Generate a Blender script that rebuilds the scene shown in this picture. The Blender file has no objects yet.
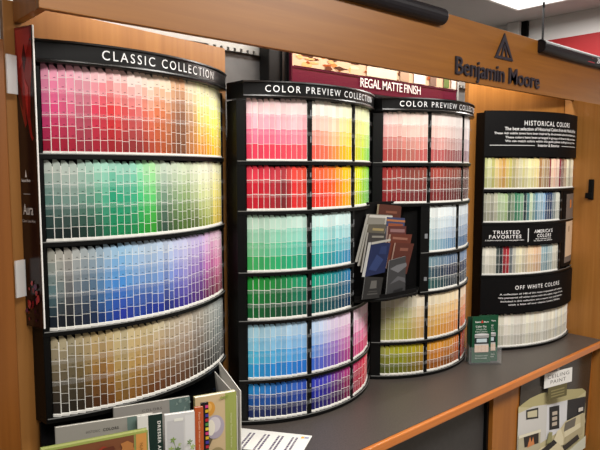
import bpy, bmesh, math, random
from mathutils import Vector, Matrix
random.seed(7)
S = bpy.context.scene
COL = S.collection
ZO = 1.64                                   # eye height; every z below is written relative to the eye

# ------------------------------------------------------------------ camera, world, lights, exposure
F_PX = 600.0
pitch = math.atan(55/F_PX)
yaw = math.pi/2 - math.atan(675/math.hypot(F_PX, 55))
fw = Vector((math.sin(yaw)*math.cos(pitch), math.cos(yaw)*math.cos(pitch), -math.sin(pitch)))
rt = Vector((math.cos(yaw), -math.sin(yaw), 0))
up = rt.cross(fw)
cam = bpy.data.objects.new('camera', bpy.data.cameras.new('camera'))
COL.objects.link(cam)
cam.data.sensor_width = 36
cam.data.lens = 36*F_PX/600
cam.data.clip_start = 0.02
M4 = Matrix((( rt.x, up.x, -fw.x, 0), (rt.y, up.y, -fw.y, 0), (rt.z, up.z, -fw.z, ZO), (0, 0, 0, 1)))
cam.matrix_world = M4
S.camera = cam
S.view_settings.view_transform = 'Standard'
S.view_settings.look = 'None'
S.view_settings.gamma = 1
S.view_settings.use_curve_mapping = False
S.view_settings.exposure = 0.0

w = bpy.data.worlds.new('store_ambient'); S.world = w; w.use_nodes = True
w.node_tree.nodes['Background'].inputs[0].default_value = (1.0, 0.97, 0.93, 1)
w.node_tree.nodes['Background'].inputs[1].default_value = 0.15

def area(name, loc, size, power, target, color=(1, 0.96, 0.9)):
    l = bpy.data.lights.new(name, 'AREA'); l.shape = 'RECTANGLE'
    l.size, l.size_y = size; l.energy = power; l.color = color
    o = bpy.data.objects.new(name, l); COL.objects.link(o)
    o.location = (loc[0], loc[1], loc[2]+ZO)
    d = Vector(target)-Vector(loc)
    o.rotation_euler = d.to_track_quat('-Z', 'Y').to_euler()
    return o
area('ceiling_lamp', (0.55, -0.12, 1.06), (1.2, 0.6), 47, (0.55, -0.12, 0))
area('ceiling_lamp', (2.15, -0.30, 1.06), (1.2, 0.6), 47, (2.15, -0.30, 0))
area('ceiling_lamp', (-0.9, -0.3, 1.06), (1.2, 0.6), 14, (-0.9, -0.3, 0))
area('ceiling_lamp', (3.6, 1.55, 1.05), (0.6, 1.2), 27, (3.6, 1.55, 0))
area('valance_lamp', (1.5, 1.25, 0.47), (2.0, 0.04), 9.5, (1.5, 1.32, 0))

# ------------------------------------------------------------------ helpers
def lin(c):
    def f(v):
        v = v/255.0
        return v/12.92 if v <= 0.04045 else ((v+0.055)/1.055)**2.4
    return tuple(f(v) for v in c[:3])

def mat(name, rgb=None, rough=0.5, metal=0.0, spec=0.5, attr=False, alpha=None, noise=None):
    m = bpy.data.materials.new(name); m.use_nodes = True
    nt = m.node_tree; b = nt.nodes['Principled BSDF']
    b.inputs['Roughness'].default_value = rough
    b.inputs['Metallic'].default_value = metal
    b.inputs['Specular IOR Level'].default_value = spec
    if rgb: b.inputs['Base Color'].default_value = (*lin(rgb), 1)
    if attr:
        a = nt.nodes.new('ShaderNodeAttribute'); a.attribute_name = 'Col'
        nt.links.new(a.outputs['Color'], b.inputs['Base Color'])
    if noise:
        sc, lo, hi = noise
        t = nt.nodes.new('ShaderNodeTexCoord'); n = nt.nodes.new('ShaderNodeTexNoise')
        n.inputs['Scale'].default_value = sc; n.inputs['Detail'].default_value = 5
        r = nt.nodes.new('ShaderNodeValToRGB')
        r.color_ramp.elements[0].position = 0.3; r.color_ramp.elements[1].position = 0.7
        r.color_ramp.elements[0].color = (*lin(lo), 1); r.color_ramp.elements[1].color = (*lin(hi), 1)
        nt.links.new(t.outputs['Object'], n.inputs['Vector'])
        nt.links.new(n.outputs['Fac'], r.inputs['Fac'])
        nt.links.new(r.outputs['Color'], b.inputs['Base Color'])
    if alpha is not None:
        b.inputs['Alpha'].default_value = alpha
    return m

def wood(name, dark, light, axis='Z', rough=0.38):
    m = bpy.data.materials.new(name); m.use_nodes = True
    nt = m.node_tree; b = nt.nodes['Principled BSDF']; b.inputs['Roughness'].default_value = rough
    t = nt.nodes.new('ShaderNodeTexCoord'); mp = nt.nodes.new('ShaderNodeMapping')
    s = {'X': (1.2, 30, 30), 'Y': (30, 1.2, 30), 'Z': (30, 30, 1.2)}[axis]
    mp.inputs['Scale'].default_value = s
    n = nt.nodes.new('ShaderNodeTexNoise'); n.inputs['Scale'].default_value = 1.6
    n.inputs['Detail'].default_value = 8; n.inputs['Distortion'].default_value = 0.9
    n2 = nt.nodes.new('ShaderNodeTexNoise'); n2.inputs['Scale'].default_value = 0.35; n2.inputs['Detail'].default_value = 3
    n2.inputs['Distortion'].default_value = 2.5
    mx = nt.nodes.new('ShaderNodeMix'); mx.data_type = 'FLOAT'; mx.inputs['Factor'].default_value = 0.5
    r = nt.nodes.new('ShaderNodeValToRGB')
    r.color_ramp.elements[0].position = 0.33; r.color_ramp.elements[1].position = 0.66
    r.color_ramp.elements[0].color = (*lin(dark), 1); r.color_ramp.elements[1].color = (*lin(light), 1)
    L = nt.links
    L.new(t.outputs['Object'], mp.inputs['Vector']); L.new(mp.outputs['Vector'], n.inputs['Vector']); L.new(mp.outputs['Vector'], n2.inputs['Vector'])
    L.new(n.outputs['Fac'], mx.inputs['A']); L.new(n2.outputs['Fac'], mx.inputs['B'])
    L.new(mx.outputs['Result'], r.inputs['Fac']); L.new(r.outputs['Color'], b.inputs['Base Color'])
    return m

def clear(name, a=0.14, rough=0.12):
    m = bpy.data.materials.new(name); m.use_nodes = True
    nt = m.node_tree; out = nt.nodes['Material Output']; b = nt.nodes['Principled BSDF']
    b.inputs['Base Color'].default_value = (0.85, 0.87, 0.88, 1); b.inputs['Roughness'].default_value = rough
    tr = nt.nodes.new('ShaderNodeBsdfTransparent'); mx = nt.nodes.new('ShaderNodeMixShader')
    mx.inputs[0].default_value = a
    nt.links.new(tr.outputs[0], mx.inputs[1]); nt.links.new(b.outputs[0], mx.inputs[2]); nt.links.new(mx.outputs[0], out.inputs[0])
    return m

MAT = dict(
    wood_h=wood('maple_laminate_horizontal', (126, 76, 22), (148, 95, 34), 'X'),
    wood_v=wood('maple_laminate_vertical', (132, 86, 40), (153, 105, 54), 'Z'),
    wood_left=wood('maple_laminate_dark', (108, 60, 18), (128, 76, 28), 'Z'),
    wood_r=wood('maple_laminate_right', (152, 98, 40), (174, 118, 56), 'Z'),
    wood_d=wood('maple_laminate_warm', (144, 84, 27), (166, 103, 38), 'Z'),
    wood_edge=wood('orange_wood_edging', (176, 98, 40), (200, 120, 56), 'X', 0.3),
    black=mat('black_plastic', (5, 5, 5), 0.45, spec=0.22),
    blackm=mat('matte_black_board', (5, 4, 5), 0.65, spec=0.15),
    header=mat('black_header_plastic', (11, 11, 12), 0.3, spec=0.35),
    card=mat('printed_card', rough=0.6, spec=0.25, attr=True),
    gloss=mat('glossy_print', rough=0.22, attr=True),
    matte=mat('matte_print', rough=0.7, attr=True),
    white=mat('white_plastic', (232, 230, 226), 0.4),
    rail=mat('ticket_rail_plastic', (120, 120, 118), 0.4),
    paper=mat('white_paper', (225, 222, 215), 0.8),
    grey=mat('grey_wall_paint', rough=0.6, noise=(30, (112, 112, 112), (122, 121, 120))),
    steel=mat('grey_painted_steel', (168, 168, 164), 0.4, 0.2),
    counter=mat('dark_grey_laminate', rough=0.4, noise=(220, (62, 56, 52), (84, 77, 72))),
    cabinet=mat('charcoal_laminate', rough=0.45, noise=(60, (44, 43, 44), (52, 51, 51))),
    letter=mat('dark_sign_letter', (44, 44, 52), 0.3),
    tube=mat('black_foam_tube', (16, 12, 19), 0.5, spec=0.3),
    ceil=mat('ceiling_paint', rough=0.9, noise=(4, (186, 184, 183), (192, 190, 188))),
    storewall=mat('store_wall_paint', (222, 220, 218), 0.8),
    red=mat('red_fascia_paint', (164, 14, 22), 0.6),
    floor=mat('store_floor_vinyl', rough=0.4, noise=(3, (150, 140, 128), (165, 155, 142))),
    clear=clear('clear_acrylic', 0.045),
    clearh=clear('clear_acrylic_thick', 0.06),
    clip=clear('frosted_acrylic', 0.38, 0.3),
)
lampm = bpy.data.materials.new('lamp_panel'); lampm.use_nodes = True
lampm.node_tree.nodes['Principled BSDF'].inputs['Emission Color'].default_value = (1, 0.99, 0.97, 1)
lampm.node_tree.nodes['Principled BSDF'].inputs['Emission Strength'].default_value = 1.6

class MB:
    """collects polygons (x, y, z relative to the eye) and links them as ONE mesh object"""
    def __init__(s): s.v = []; s.f = []; s.c = []
    def add(s, vs, fs, col=None):
        n = len(s.v); s.v += [tuple(p) for p in vs]
        for f in fs:
            s.f.append(tuple(i+n for i in f)); s.c.append(col)
        return s
    def hexa(s, p, col=None):                # p: 4 bottom + 4 top, counter-clockwise from above
        return s.add(p, [(3, 2, 1, 0), (4, 5, 6, 7), (0, 1, 5, 4), (1, 2, 6, 5), (2, 3, 7, 6), (3, 0, 4, 7)], col)
    def box(s, x0, x1, y0, y1, z0, z1, col=None):
        return s.hexa([(x0, y0, z0), (x1, y0, z0), (x1, y1, z0), (x0, y1, z0), (x0, y0, z1), (x1, y0, z1), (x1, y1, z1), (x0, y1, z1)], col)
    def obox(s, o, u, v, w, col=None):       # o corner, u x v = w orientation
        o, u, v, w = Vector(o), Vector(u), Vector(v), Vector(w)
        return s.hexa([o, o+u, o+u+v, o+v, o+w, o+u+w, o+u+v+w, o+v+w], col)
    def prism(s, poly, z0, z1, col=None):    # poly: xy counter-clockwise
        n = len(poly)
        vs = [(x, y, z0) for x, y in poly]+[(x, y, z1) for x, y in poly]
        fs = [tuple(reversed(range(n))), tuple(range(n, 2*n))]+[(i, (i+1) % n, n+(i+1) % n, n+i) for i in range(n)]
        return s.add(vs, fs, col)
    def slab(s, pts, nrm, th, col=None):     # planar polygon thickened against nrm
        n = len(pts); nv = Vector(nrm).normalized()*th
        vs = [Vector(p) for p in pts]+[Vector(p)-nv for p in pts]
        fs = [tuple(range(n)), tuple(reversed(range(n, 2*n)))]+[(i, n+i, n+(i+1) % n, (i+1) % n) for i in range(n)]
        return s.add(vs, fs, col)
    def arc(s, C, t0, t1, r0, r1, z0, z1, n=16, col=None):   # curved solid, angles in degrees, r0 < r1 (outward = to the aisle)
        vs = []
        for i in range(n+1):
            t = math.radians(t0+(t1-t0)*i/n)
            for r, z in ((r0, z0), (r1, z0), (r1, z1), (r0, z1)):
                vs.append((C[0]+r*math.sin(t), C[1]-r*math.cos(t), z))
        fs = [(0, 1, 2, 3), (4*n+3, 4*n+2, 4*n+1, 4*n)]
        for i in range(n):
            a, b = 4*i, 4*i+4
            for k in range(4):
                l = (k+1) % 4
                fs.append((a+k, b+k, b+l, a+l))
        return s.add(vs, fs, col)
    def tube(s, a, b, r, n=14, col=None):
        a, b = Vector(a), Vector(b); d = (b-a).normalized()
        u = d.orthogonal().normalized(); v = d.cross(u)
        ring = [u*math.cos(2*math.pi*i/n)*r+v*math.sin(2*math.pi*i/n)*r for i in range(n)]
        e = r*0.12
        rings = [[a+q*0.93 for q in ring], [a+d*e+q for q in ring], [b-d*e+q for q in ring], [b+q*0.93 for q in ring]]
        vs = [p for R in rings for p in R]
        fs = [tuple(reversed(range(n))), tuple(range(3*n, 4*n))]
        for k in range(3):
            for i in range(n):
                j = (i+1) % n
                fs.append((k*n+i, k*n+j, (k+1)*n+j, (k+1)*n+i))
        return s.add(vs, fs, col)
    def build(s, name, m, parent=None, loc=None, bevel=0, rot=0, smooth=False):
        """loc: origin (eye-relative) of a top-level mesh; children take the origin of their thing"""
        o0 = Vector(loc) if loc is not None else Vector((0, 0, 0))
        par0 = Vector((0, 0, 0)); q = parent
        base = Vector(parent['_o']) if parent is not None else o0
        me = bpy.data.meshes.new(name)
        me.from_pydata([(x-base.x, y-base.y, z-base.z) for x, y, z in s.v], [], s.f)
        if any(c is not None for c in s.c):
            a = me.color_attributes.new('Col', 'FLOAT_COLOR', 'CORNER'); k = 0
            data = []
            for p, c in zip(s.f, s.c):
                data += [*lin(c or (20, 20, 20)), 1]*len(p)
            a.data.foreach_set('color', data)
        if m: me.materials.append(m)
        o = bpy.data.objects.new(name, me); COL.objects.link(o)
        if parent is not None:
            o.parent = parent; o['_o'] = tuple(base)
        else:
            o.location = (base.x, base.y, base.z+ZO); o['_o'] = tuple(base)
        if smooth:
            for p in me.polygons: p.use_smooth = True
        if bevel:
            b = o.modifiers.new('bevel', 'BEVEL'); b.width = bevel; b.segments = 2; b.limit_method = 'ANGLE'
        return o

def tag(o, label=None, cat=None, group=None, kind=None):
    if label: o['label'] = label
    if cat: o['category'] = cat
    if group: o['group'] = group
    if kind: o['kind'] = kind
    return o
def thing(name, label, cat, loc, group=None):
    o = bpy.data.objects.new(name, None); COL.objects.link(o); o.empty_display_size = 0.05
    o.location = (loc[0], loc[1], loc[2]+ZO); o['_o'] = tuple(loc)
    return tag(o, label, cat, group)

_tc = {}
def text_mesh(txt, space=1.0, bold=0.0):
    """flat text as (verts with x in 0..1 and cap height 1, faces)"""
    key = (txt, space, bold)
    if key in _tc: return _tc[key]
    def grab(t):
        cu = bpy.data.curves.new('t', 'FONT'); cu.body = t; cu.size = 1; cu.fill_mode = 'FRONT'
        cu.space_character = space; cu.offset = bold; cu.resolution_u = 3
        o = bpy.data.objects.new('t', cu); COL.objects.link(o)
        dg = bpy.context.evaluated_depsgraph_get(); dg.update()
        me = bpy.data.meshes.new_from_object(o.evaluated_get(dg))
        vs = [(p.co.x, p.co.y) for p in me.vertices]; fs = [tuple(p.vertices) for p in me.polygons]
        bpy.data.objects.remove(o); bpy.data.curves.remove(cu); bpy.data.meshes.remove(me)
        return vs, fs
    vs, fs = grab(txt); hv, _ = grab('H')
    cap = max(p[1] for p in hv); x0 = min(p[0] for p in vs); x1 = max(p[0] for p in vs)
    r = ([((x-x0)/(x1-x0), y/cap) for x, y in vs], fs, (x1-x0)/cap)
    _tc[key] = r
    return r
def words(txt, space, bold):
    """the text mesh cut at the gaps between its words"""
    vs, fs, asp = text_mesh(txt, space, bold)
    fs = sorted(fs, key=lambda f: min(vs[i][0] for i in f)); out = []; mx = -9
    for f in fs:
        if min(vs[i][0] for i in f)-mx > 0.40*space/asp: out.append([])
        out[-1].append(f); mx = max(mx, max(vs[i][0] for i in f))
    res = []
    for g in out:
        ids = sorted({i for f in g for i in f}); m = {a: b for b, a in enumerate(ids)}
        res.append(([vs[i] for i in ids], [tuple(m[i] for i in f) for f in g]))
    return res
def add_text(mb, txt, fn, col=(240, 240, 238), space=1.0, bold=0.0):
    vs, fs, asp = text_mesh(txt, space, bold)
    mb.add([fn(x, y) for x, y in vs], fs, col)
def arc_text(mb, txt, C, t0, t1, r, z0, cap, col=(240, 240, 238), space=1.0, bold=0.0):
    def fn(x, y):
        t = math.radians(t0+(t1-t0)*x)
        return (C[0]+r*math.sin(t), C[1]-r*math.cos(t), z0+cap*y)
    add_text(mb, txt, fn, col, space, bold)

class Print:
    """flat print: polygons and lettering on a plane, u and v in metres from the lower left corner"""
    def __init__(s, o, u, v):
        s.o = Vector(o); s.u = Vector(u).normalized(); s.v = Vector(v).normalized(); s.n = s.u.cross(s.v); s.k = 1; s.mb = MB()
    def P(s, a, b): return s.o+s.u*a+s.v*b+s.n*(0.00025*s.k)
    def poly(s, pts, col):
        s.mb.add([s.P(a, b) for a, b in pts], [tuple(range(len(pts)))], col); s.k += 1
    def rect(s, a0, a1, b0, b1, col): s.poly([(a0, b0), (a1, b0), (a1, b1), (a0, b1)], col)
    def disc(s, a, b, ra, rb, col, n=18): s.poly([(a+ra*math.cos(2*math.pi*i/n), b+rb*math.sin(2*math.pi*i/n)) for i in range(n)], col)
    def text(s, txt, a0, a1, b, cap, col=(240, 240, 238), space=1.0, bold=0.0):
        add_text(s.mb, txt, lambda x, y: s.P(a0+(a1-a0)*x, b+cap*y), col, space, bold); s.k += 1
    def vtext(s, txt, a, b0, b1, cap, col, space=1.0, bold=0.0):   # reads downwards
        add_text(s.mb, txt, lambda x, y: s.P(a+cap*y, b0+(b1-b0)*x), col, space, bold); s.k += 1
    def build(s, name, m, parent): return s.mb.build(name, m, parent)

# ------------------------------------------------------------------ the store around the display
EYE = (0, 0, 0)
def struct(name, mb, m, parent=None, loc=(0, 0, 0), bevel=0):
    o = mb.build(name, m, parent, loc, bevel)
    if parent is None: o['kind'] = 'structure'
    return o
struct('floor', MB().box(-3, 4.6, -3.5, 4.5, -1.70, -1.64), MAT['floor'])
struct('ceiling', MB().box(-3, 4.6, -3.5, 4.5, 1.105, 1.14), MAT['ceil'])
struct('wall_store_right', MB().box(4.33, 4.40, -3.5, 4.5, -1.64, 1.105), MAT['storewall'])
struct('wall_store_back', MB().box(-3, 4.33, 4.4, 4.5, -1.64, 1.105), MAT['storewall'])
t_red = struct('trim_1', MB().box(4.31, 4.328, -2.0, 2.16, 0.60, 0.937), MAT['red'], bevel=0.003)
t_pil = struct('trim_2', MB().box(4.27, 4.329, 2.335, 2.43, -1.64, 1.104), MAT['storewall'], bevel=0.003)
struct('trim_3', MB().box(4.30, 4.329, 2.285, 2.334, 0.60, 1.104), MAT['blackm'], bevel=0.002)
lp = thing('ceiling_light', 'white glowing rectangular ceiling light panel above the wooden valance', 'light', (3.6, 1.55, 1.085))
MB().box(3.305, 3.905, 0.955, 2.145, 1.086, 1.090).build('diffuser', lampm, lp)
f = MB()
for a in ((3.29, 3.92, 0.94, 0.958), (3.29, 3.92, 2.142, 2.16), (3.29, 3.308, 0.958, 2.142), (3.902, 3.92, 0.958, 2.142)):
    f.box(*a, 1.082, 1.105)
f.build('frame', MAT['white'], lp)
MB().tube((3.857, 1.94, 1.105), (3.857, 1.94, 0.5), 0.007).build('hanging_cable', MAT['blackm'], None, (3.857, 1.94, 0.5))
tag(bpy.data.objects['hanging_cable'], 'thin black cable hanging from the ceiling before the red wall band', 'cable')

# ------------------------------------------------------------------ alcove walls: two angled wooden bays and the grey middle
def angled(x0, x1, xr, yr, s, th, z0, z1):
    y = lambda x: yr+s*(x-xr)
    return MB().prism([(x0, y(x0)), (x1, y(x1)), (x1, y(x1)+th), (x0, y(x0)+th)], z0, z1)
struct('wall_left', angled(0.382, 1.006, 0.418, 1.34, 0.184, 0.018, -1.64, 0.345), MAT['wood_v'], loc=(0.7, 1.39, 0), bevel=0.001)
struct('wall_right', angled(2.097, 2.84, 2.10, 1.349, -0.208, 0.018, -1.64, 0.345), MAT['wood_r'], loc=(2.4, 1.3, 0), bevel=0.001)
wb = struct('wall_back', MB().box(-0.3, 3.4, 1.52, 1.56, -1.64, 0.60), MAT['grey'], loc=(1.5, 1.5, 0))
struct('trim_4', MB().prism([(0.10, 1.295), (0.378, 1.318), (0.378, 1.37), (0.10, 1.37)], -1.64, 0.262), MAT['wood_left'], loc=(0.24, 1.33, 0), bevel=0.002)
rail = MB().box(0.42, 2.75, 1.492, 1.50, 0.362, 0.47)
for k in range(60):
    x = 0.98+k*0.024
    rail.box(x, x+0.015, 1.492, 1.50, 0.352, 0.362)
rail.box(0.42, 2.75, 1.484, 1.492, 0.395, 0.402)
rail.build('slotted_rail', MAT['steel'], wb)
post = thing('upright_post', 'black metal upright post between grey wall and maroon banner', 'post', (1.2, 1.46, -0.732))
MB().box(1.158, 1.246, 1.438, 1.485, -0.732, 0.44).build('channel', MAT['black'], post, bevel=0.003)
f = MB(); f.box(1.205, 1.213, 1.431, 1.438, -0.73, 0.44); f.box(1.228, 1.236, 1.431, 1.438, -0.73, 0.44)
f.build('rib', MAT['header'], post)

# banner
ban = thing('banner', 'maroon paint banner lettered REGAL MATTE FINISH above the middle racks', 'banner', (1.67, 1.42, 0.265))
MB().box(1.232, 2.118, 1.420, 1.430, 0.262, 0.44, (70, 18, 34)).build('board', MAT['gloss'], ban)
p = Print((1.232, 1.42, 0.262), (1, 0, 0), (0, 0, 1))
p.rect(0.004, 0.882, 0.004, 0.058, (92, 22, 44))
p.rect(0.004, 0.882, 0.058, 0.176, (205, 170, 140))
rr = random.Random(3)
pal = [(150, 70, 30), (196, 120, 62), (92, 46, 28), (226, 196, 160), (214, 160, 104), (70, 40, 28)]
for k in range(46):
    a = 0.012+rr.random()*(0.28 if k < 30 else 0.84); b = 0.062+rr.random()*0.06
    rx, rz = 0.006+rr.random()*0.022, 0.003+rr.random()*0.008
    q = [(min(0.88, max(0.005, a+rx*math.cos(t)*(0.6+0.5*rr.random()))), min(0.175, max(0.059, b+rz*math.sin(t)*(0.6+0.5*rr.random())))) for t in [i*math.pi/4 for i in range(8)]]
    p.poly(q, rr.choice(pal)); p.k -= 1 if k % 3 else 0
for a, wd, c in ((0.34, 0.16, (216, 198, 176)), (0.52, 0.05, (170, 140, 116)), (0.60, 0.07, (225, 215, 205)), (0.70, 0.04, (120, 96, 84)), (0.79, 0.035, (90, 110, 60)), (0.84, 0.03, (200, 190, 186))):
    p.rect(a, a+wd, 0.061, 0.172, c)
p.rect(0.004, 0.882, 0.055, 0.059, (60, 14, 30))
p.text('REGAL MATTE FINISH', 0.306, 0.640, 0.021, 0.030, (232, 226, 224), 0.92, 0.004)
p.build('print', MAT['gloss'], ban)
MB().box(2.118, 2.126, 1.416, 1.432, 0.258, 0.44).build('side_frame', MAT['steel'], ban)
MB().box(1.232, 2.118, 1.412, 1.432, 0.252, 0.262).build('bottom_frame', MAT['black'], ban)

# ------------------------------------------------------------------ valance with sign letters
val = thing('valance', 'wooden valance beam with raised brand letters over the paint racks', 'valance', (1.8, 1.19, 0.302))
MB().box(0.404, 3.3, 1.185, 1.201, 0.302, 0.511).build('front_board', MAT['wood_h'], val, bevel=0.0015)
MB().prism([(0.404, 1.2015), (0.422, 1.2015), (0.422, 1.340), (0.404, 1.337)], 0.302, 0.511).build('end_board', MAT['wood_d'], val, bevel=0.0015)
for vs, fs in words('Benjamin Moore', 1.0, 0.005):
    n = len(vs)
    A = [(1.753+0.580*a, 1.1778, 0.3225+0.057*b) for a, b in vs]; B = [(q[0], 1.1848, q[2]) for q in A]
    ed = {}
    for fc in fs:
        for i in range(len(fc)):
            e = (fc[i], fc[(i+1) % len(fc)])
            ed[tuple(sorted(e))] = None if tuple(sorted(e)) in ed else e
    faces = list(fs)+[tuple(n+i for i in reversed(fc)) for fc in fs]
    faces += [(e[1], e[0], n+e[0], n+e[1]) for e in ed.values() if e]
    tag(MB().add(A+B, faces).build('lettering', MAT['letter'], val), 'dark raised sign letters')
f = MB()
def bar2(a, b, wd, y=1.1848, dp=0.012):
    a, b = Vector((a[0], 0, a[1])), Vector((b[0], 0, b[1])); d = (b-a).normalized(); q = Vector((-d.z, 0, d.x))*wd/2
    pts = [a-q, b-q, b+q, a+q]
    f.slab([(v.x, y-dp, v.z) for v in pts], (0, -1, 0), dp)
A, B, Cc = (2.061, 0.499), (1.998, 0.405), (2.125, 0.405)
def inset(P, k, c=(2.061, 0.430)): return (c[0]+(P[0]-c[0])*k, c[1]+(P[1]-c[1])*k)
a2, b2, c2 = (2.061, 0.4700), (2.0170, 0.4145), (2.1060, 0.4145)
for q in ((A, B, b2, a2), (B, Cc, c2, b2), (Cc, A, a2, c2)):
    f.slab([(v[0], 1.1798, v[1]) for v in q], (0, -1, 0), 0.005)
for d in (-1, 1):
    bar2((2.0615, 0.460), (2.0615+d*0.019, 0.4140), 0.0075, dp=0.005)
tag(f.build('emblem', MAT['letter'], val), 'dark triangular mountain emblem')
f = MB(); f.tube((0.9, 1.176, 0.490), (1.665, 1.176, 0.490), 0.026, 18)
f.build('edge_tube', MAT['tube'], val, smooth=False)
f = MB(); f.tube((2.318, 1.176, 0.488), (3.25, 1.176, 0.488), 0.026, 18)
et = f.build('edge_tube', MAT['tube'], val)
tag(et, 'black edge tube with a red triangle and white lettering at its end')
f = MB()
def on_tube(x, a):   # a: angle round the tube from its front
    return (x, 1.176-0.0266*math.cos(a), 0.488+0.0266*math.sin(a))
f.add([on_tube(2.715, -0.7), on_tube(2.785, -0.7), on_tube(2.750, 0.0), on_tube(2.750, 0.6)], [(0, 1, 2), (0, 2, 3), (1, 3, 2)], (196, 60, 74))
add_text(f, 'Benjamin Moore', lambda x, y: on_tube(2.80+0.38*x, -0.55+0.8*y), (236, 232, 234), 1.0, 0.01)
f.build('tube_lettering', MAT['card'], et)

# ------------------------------------------------------------------ counter, end panel, apron, base cabinet
ct = thing('countertop', 'dark grey laminate countertop with an orange wood front edge', 'countertop', (1.4, 1.2, -0.755))
MB().prism([(0.12, 1.026), (2.667, 1.026), (2.667, 1.225), (2.09, 1.345), (2.09, 1.515), (1.0, 1.515), (1.0, 1.441), (0.38, 1.328), (0.12, 1.29)], -0.755, -0.732).build('slab', MAT['counter'], ct)
MB().box(0.12, 2.667, 1.011, 1.026, -0.757, -0.731).build('edge_strip', MAT['wood_edge'], ct, bevel=0.004)
ep = thing('end_panel', 'wooden end panel closing the right side of the paint display', 'panel', (2.68, 1.1, -1.64))
MB().hexa([(2.668, 0.99, -1.64), (2.688, 0.99, -1.64), (2.688, 1.222, -1.64), (2.668, 1.228, -1.64), (2.668, 0.99, 0.252), (2.688, 0.99, 0.252), (2.688, 1.222, 0.314), (2.668, 1.228, 0.316)]).build('board', MAT['wood_r'], ep, bevel=0.0015)
f = MB(); f.box(2.658, 2.668, 1.086, 1.108, -0.128, -0.040)
hd = f.build('handle', MAT['black'], ep, bevel=0.003); tag(hd, 'small black pull handle')
MB().box(2.652, 2.658, 1.090, 1.118, -0.122, -0.098).build('handle_tab', MAT['black'], hd, bevel=0.002)
cab = thing('base_cabinet', 'charcoal base cabinet under the countertop', 'cabinet', (1.0, 1.15, -1.64))
MB().box(0.13, 1.832, 1.085, 1.28, -1.64, -0.757).build('body', MAT['cabinet'], cab, bevel=0.002)
MB().box(1.834, 1.846, 1.075, 1.28, -1.64, -0.757).build('gap_filler', MAT['black'], cab)
ap = thing('apron_board', 'wooden board under the counter with a rounded lower corner behind a room poster', 'panel', (2.25, 1.07, -1.21))
pts = [(1.848, -0.757), (1.848, -1.21), (2.585, -1.21)]
for i in range(7):
    a = -math.pi/2+math.pi/2*i/6
    pts.append((2.600+0.066*math.cos(a), -1.144+0.066*math.sin(a)))
pts.append((2.666, -0.757))
MB().slab([(x, 1.060, z) for x, z in pts], (0, -1, 0), 0.018).build('board', MAT['wood_d'], ap, bevel=0.001)
# things below the apron stay dark: a recessed kick board
MB().box(1.848, 2.66, 1.16, 1.18, -1.64, -0.76).build('kick_board', MAT['blackm'], cab)

# ------------------------------------------------------------------ curved racks of paint strips
def pt(C, t, r): 
    t = math.radians(t); return (C[0]+r*math.sin(t), C[1]-r*math.cos(t))
ORD = ['first', 'second', 'third', 'fourth', 'fifth', 'sixth', 'seventh', 'eighth', 'ninth', 'tenth', 'eleventh', 'twelfth', 'thirteenth', 'fourteenth', 'fifteenth', 'sixteenth', 'seventeenth', 'eighteenth', 'nineteenth', 'twentieth']
TENS = {2: 'twenty', 3: 'thirty', 4: 'forty'}
def ordinal(n):
    if n <= 20: return ORD[n-1]
    t, u = divmod(n, 10)
    if u == 0: return TENS[t][:-1]+'ieth'
    return TENS[t]+'-'+ORD[u-1]
def cname(c):
    r, g, b = [v/255 for v in c]; mx, mn = max(r, g, b), min(r, g, b); d = mx-mn; l = (mx+mn)/2
    if d < 0.07:
        return 'white' if l > 0.88 else 'pale grey' if l > 0.7 else 'grey' if l > 0.35 else 'charcoal' if l > 0.15 else 'black'
    h = (60*(((g-b)/d) % 6) if mx == r else 60*((b-r)/d+2) if mx == g else 60*((r-g)/d+4)) % 360
    s = d/mx
    if s < 0.17 and l > 0.78: return 'cream' if 20 < h < 75 else 'pale pink' if (h < 20 or h > 300) else 'pale mint' if h < 180 else 'pale blue'
    if s < 0.2: return ('greyish ' if l > 0.25 else 'dark ')+('tan' if h < 75 or h > 330 else 'green' if h < 180 else 'blue' if h < 270 else 'purple')
    if h < 14 or h >= 345: n = 'pink' if l > 0.62 else 'red' if l > 0.3 else 'maroon'
    elif h < 45: n = 'peach' if l > 0.72 else 'brown' if (l < 0.42 and s < 0.8) else 'orange' if s > 0.65 else 'tan'
    elif h < 68: n = 'yellow' if l > 0.42 else 'olive'
    elif h < 150: n = 'green'
    elif h < 190: n = 'teal' if l < 0.7 else 'aqua'
    elif h < 255: n = 'blue' if l > 0.25 else 'navy'
    elif h < 295: n = 'purple'
    else: n = 'magenta' if l < 0.65 else 'pink'
    pre = 'pale ' if l > 0.78 and n not in ('peach', 'aqua', 'cream') else 'dark ' if l < 0.22 and n not in ('maroon', 'navy') else ''
    return pre+n
def mix(a, b, k): return tuple(a[i]+(b[i]-a[i])*k for i in range(3))
def spec_at(spec, u):
    for i in range(len(spec)-1):
        if u <= spec[i+1][0] or i == len(spec)-2:
            k = (u-spec[i][0])/(spec[i+1][0]-spec[i][0]); k = min(1, max(0, k))
            return [mix(a, b, k) for a, b in zip(spec[i][1:], spec[i+1][1:])]
WARP = {1: 1.65, 2: 1.0, 3: 1.8, 4: 1.6}      # how fast the hues run along each rack
def swatches(spec, u, n, rnd, jit, k=1.0):
    u = 1-(1-min(1, max(0, u)))**k
    a = spec_at(spec, min(1, max(0, u+rnd.uniform(-1, 1)*jit)))
    m = len(a)-1; out = []
    kk = rnd.uniform(0.94, 1.05); gam = rnd.uniform(0.85, 1.2)
    sat = rnd.uniform(0.93, 1.12)+(0.05 if n < 7 else 0)
    for i in range(n):
        x = (i/(n-1))**gam*m if n > 1 else 0; j = min(m-1, int(x))
        c = mix(a[j], a[j+1], x-j); g = sum(c)/3
        out.append(tuple(max(4, min(252, (g+(v-g)*sat)*kk)) for v in c))
    return out
WHITE = (236, 234, 228)
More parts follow.
